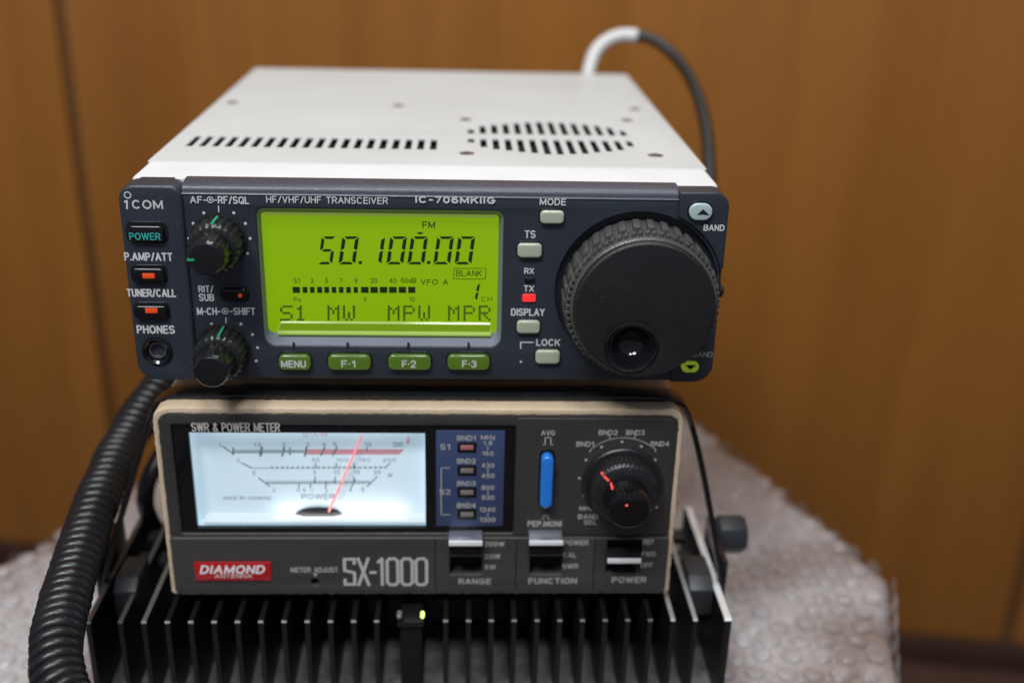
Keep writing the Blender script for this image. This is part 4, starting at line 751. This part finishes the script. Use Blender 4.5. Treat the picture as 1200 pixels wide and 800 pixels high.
# small concentric knobs
def rib(n_, amp, ks): return lambda j, k: 1+(amp if (j % 4) < 2 else 0)*(1 if k in ks else 0)
def dual(cx, cz, gi, gio, lab):
    q = MB(); q.lathe(cx, cz, [(7.9, 0), (7.9, -.4), (7.2, -.6), (7.0, -.6)], 64, cap1=False)
    q.lathe(cx, cz, [(6.8, 0), (6.9, -.6), (6.75, -7.8), (6.3, -8.6), (5.4, -8.9), (4, -9)], 88, rib(22, .055, (1, 2))); k = q.build('outer_knob', 'rubber', tr)
    q = MB(); q.lathe(cx, cz, [(5.0, -8.8), (5.1, -9.4), (5.0, -15.2), (4.75, -16.4), (4.2, -17), (2, -17.1)], 72, rib(18, .06, (1, 2))); k2 = q.build('inner_knob', 'knob_gloss', k)
    q = MB(); q.box(-.28, .28, -8.4, -1.2, 6.75, 7.3); q.v = [(cx+x*math.cos(gi)-z*math.sin(gi), y, cz+x*math.sin(gi)+z*math.cos(gi)) for x, y, z in q.v]; q.build('green_mark', 'green', k, smooth=0)
    if gio is not None:
        q = MB(); q.box(-.28, .28, -17.2, -16.6, 2.9, 4.7); q.v = [(cx+x*math.cos(gio)-z*math.sin(gio), y, cz+x*math.sin(gio)+z*math.cos(gio)) for x, y, z in q.v]; q.build('green_mark', 'green', k2, smooth=0)
c1 = on(256.5, 281.5, 1, 0); dual(c1.x, c1.z, math.radians(-3), math.radians(92), 0)
c2_ = on(262, 408, 1, 0); dual(c2_.x, c2_.z, math.radians(-6), None, 0)
# main dial
cx, cz = DC; YD = -16.5
q = MB(); q.lathe(cx, cz, [(20.4, 3), (20.6, -3), (20.6, -4), (20.2, -14.2), (19.6, -14.6)], 96, cap1=False); dl = q.build('tuning_dial', 'dial_rubber', tr)
q = MB()
for i in range(34):
    a = 2*math.pi*i/34+random.uniform(-.004, .004)
    for (a0, a1, y0, y1, ra, rb) in ((-.052, .040, -1.5, -9.4, 20.3, 21.8), (-.045, .012, -10.2, -12.8, 20.1, 21.3), (.040, .098, -10.2, -12.8, 20.1, 21.3)):
        vs = []
        for aa in (a+a0, a+a1):
            for (yy, r0_) in ((y0, ra), (y0, rb), (y1, rb), (y1, ra)): vs.append((cx+r0_*math.cos(aa+(.03 if yy == y1 else 0)), yy, cz+r0_*math.sin(aa+(.03 if yy == y1 else 0))))
        q.add(vs, [(0, 1, 2, 3), (7, 6, 5, 4), (0, 4, 5, 1), (1, 5, 6, 2), (2, 6, 7, 3), (3, 7, 4, 0)])
q.build('grip_ribs', 'dial_rubber', dl, bevel=.22, bseg=2)
dm = on(740, 405.5, 1, YD); dmx, dmz = dm.x, dm.z
plate('dial_face', circle(cx, cz, 19.5, 96), [circle(dmx, dmz, 6.9, 40)], YD, -13.6, .9, 'dial_face', dl, bres=4)
q = MB(); q.lathe(dmx, dmz, [(7.55, YD+.02), (7.5, YD-.5), (7.0, YD-.75), (6.5, YD-.5), (6.1, YD+.3), (5.9, YD+.35), (5.6, YD+.2), (5.3, YD+.6), (4.9, YD+2.0), (3.9, YD+3.4), (2.4, YD+4.3), (.6, YD+4.6)], 48); q.build('finger_dimple', 'gloss', dl)
q = MB(); 
for x in (-60, 60):
    for y in (120, 185): q.lathe(x, 0, [(1, 1)], 3) if False else None
fo_ = MB()
for (x, y) in ((-62, 60), (58, 60), (-62, 180), (58, 180)):
    f2 = MB(); f2.loft([[(x+4*math.cos(t*math.pi/8), y+4*math.sin(t*math.pi/8), z) for t in range(16)] for z in (.2, -7.1)]); f2.build('rubber_foot', 'black', tr, bevel=.4)

# ================================================================== CORDS
cc = thing('coiled_cord', (-120, 20, ZP), 'thick black coiled cord hanging down at the left of the stack', 'cord')
key_pts = [(262, 425, 425), (222, 430, 412), (190, 452, 398), (150, 510, 378), (119, 575, 352), (94, 645, 328), (76, 705, 308), (66, 755, 293), (72, 808, 282), (104, 850, 274), (150, 880, 268)]
kp = [depth(*p) for p in key_pts]
def catmull(P, n):
    out = []
    for i in range(len(P)-1):
        p0 = P[max(i-1, 0)]; p1 = P[i]; p2 = P[i+1]; p3 = P[min(i+2, len(P)-1)]
        for k in range(n):
            t = k/n; out.append(.5*((2*p1)+(p2-p0)*t+(2*p0-5*p1+4*p2-p3)*t*t+(3*p1-p0-3*p2+p3)*t**3))
    return out+[P[-1]]
cl = catmull(kp, 60); L = [0]
for a, b in zip(cl, cl[1:]): L.append(L[-1]+(b-a).length)
tot = L[-1]; PITCHC = 3.4; RC = 5.3; seg = 22; N_ = int(tot/PITCHC*seg); hel = []; t0 = (cl[1]-cl[0]).normalized(); nn = t0.orthogonal().normalized(); idx = 0
for i in range(N_+1):
    s_ = tot*i/N_
    while idx < len(L)-2 and L[idx+1] < s_: idx += 1
    u = (s_-L[idx])/(L[idx+1]-L[idx]); p = cl[idx].lerp(cl[idx+1], u); t = (cl[idx+1]-cl[idx]).normalized(); nn = (nn-t*nn.dot(t)).normalized(); b = t.cross(nn)
    a = 2*math.pi*i/seg; rr = RC+.45*noise.noise(Vector((s_*.09, 1, 2))); hel.append(p+(nn*math.cos(a)+b*math.sin(a))*rr)
q = MB(); q.tube(hel, 1.80, 8); q.build('coil', 'cord', cc, smooth=80)
q = MB(); q.tube(cl[::6], 4.6, 12); q.build('coil_core', 'void', cc, smooth=80)

sb = thing('power_cable', (-95, 75, ZP), 'thin black cable behind the heat sink fins, between the coiled cord and the meter', 'cable')
kp = [depth(*p) for p in ((235, 470, 400), (212, 505, 395), (188, 535, 388), (173, 566, 385), (172, 598, 390), (190, 630, 410))]
q = MB(); q.tube(catmull(kp, 10), 3.0, 12); q.build('cable_jacket', 'cord', sb, smooth=80)
rcb = thing('antenna_cable', (70, 210, 20), 'dark cable with a pale section arching up behind the transceiver and down its side', 'cable')
kp = [on(x, y, 1, yy) for x, y, yy in ((688, 112, 208), (690, 84, 214), (700, 58, 219), (720, 44, 222), (742, 42, 222), (768, 48, 218), (796, 72, 208), (817, 110, 190), (828, 155, 172), (832, 205, 158), (834, 260, 150), (836, 330, 150))]
cv = catmull(kp, 10); q = MB(); q.tube(cv[:43], 3.1, 14); q.build('pale_section', 'cable_white', rcb, smooth=80)  # first length of the cable, thicker and paler than the rest
q = MB(); q.tube(cv[42:], 2.6, 14); q.build('black_jacket', 'cable_black', rcb, smooth=80)

for o in list(bpy.data.objects):
    if '_o' in o: del o['_o']
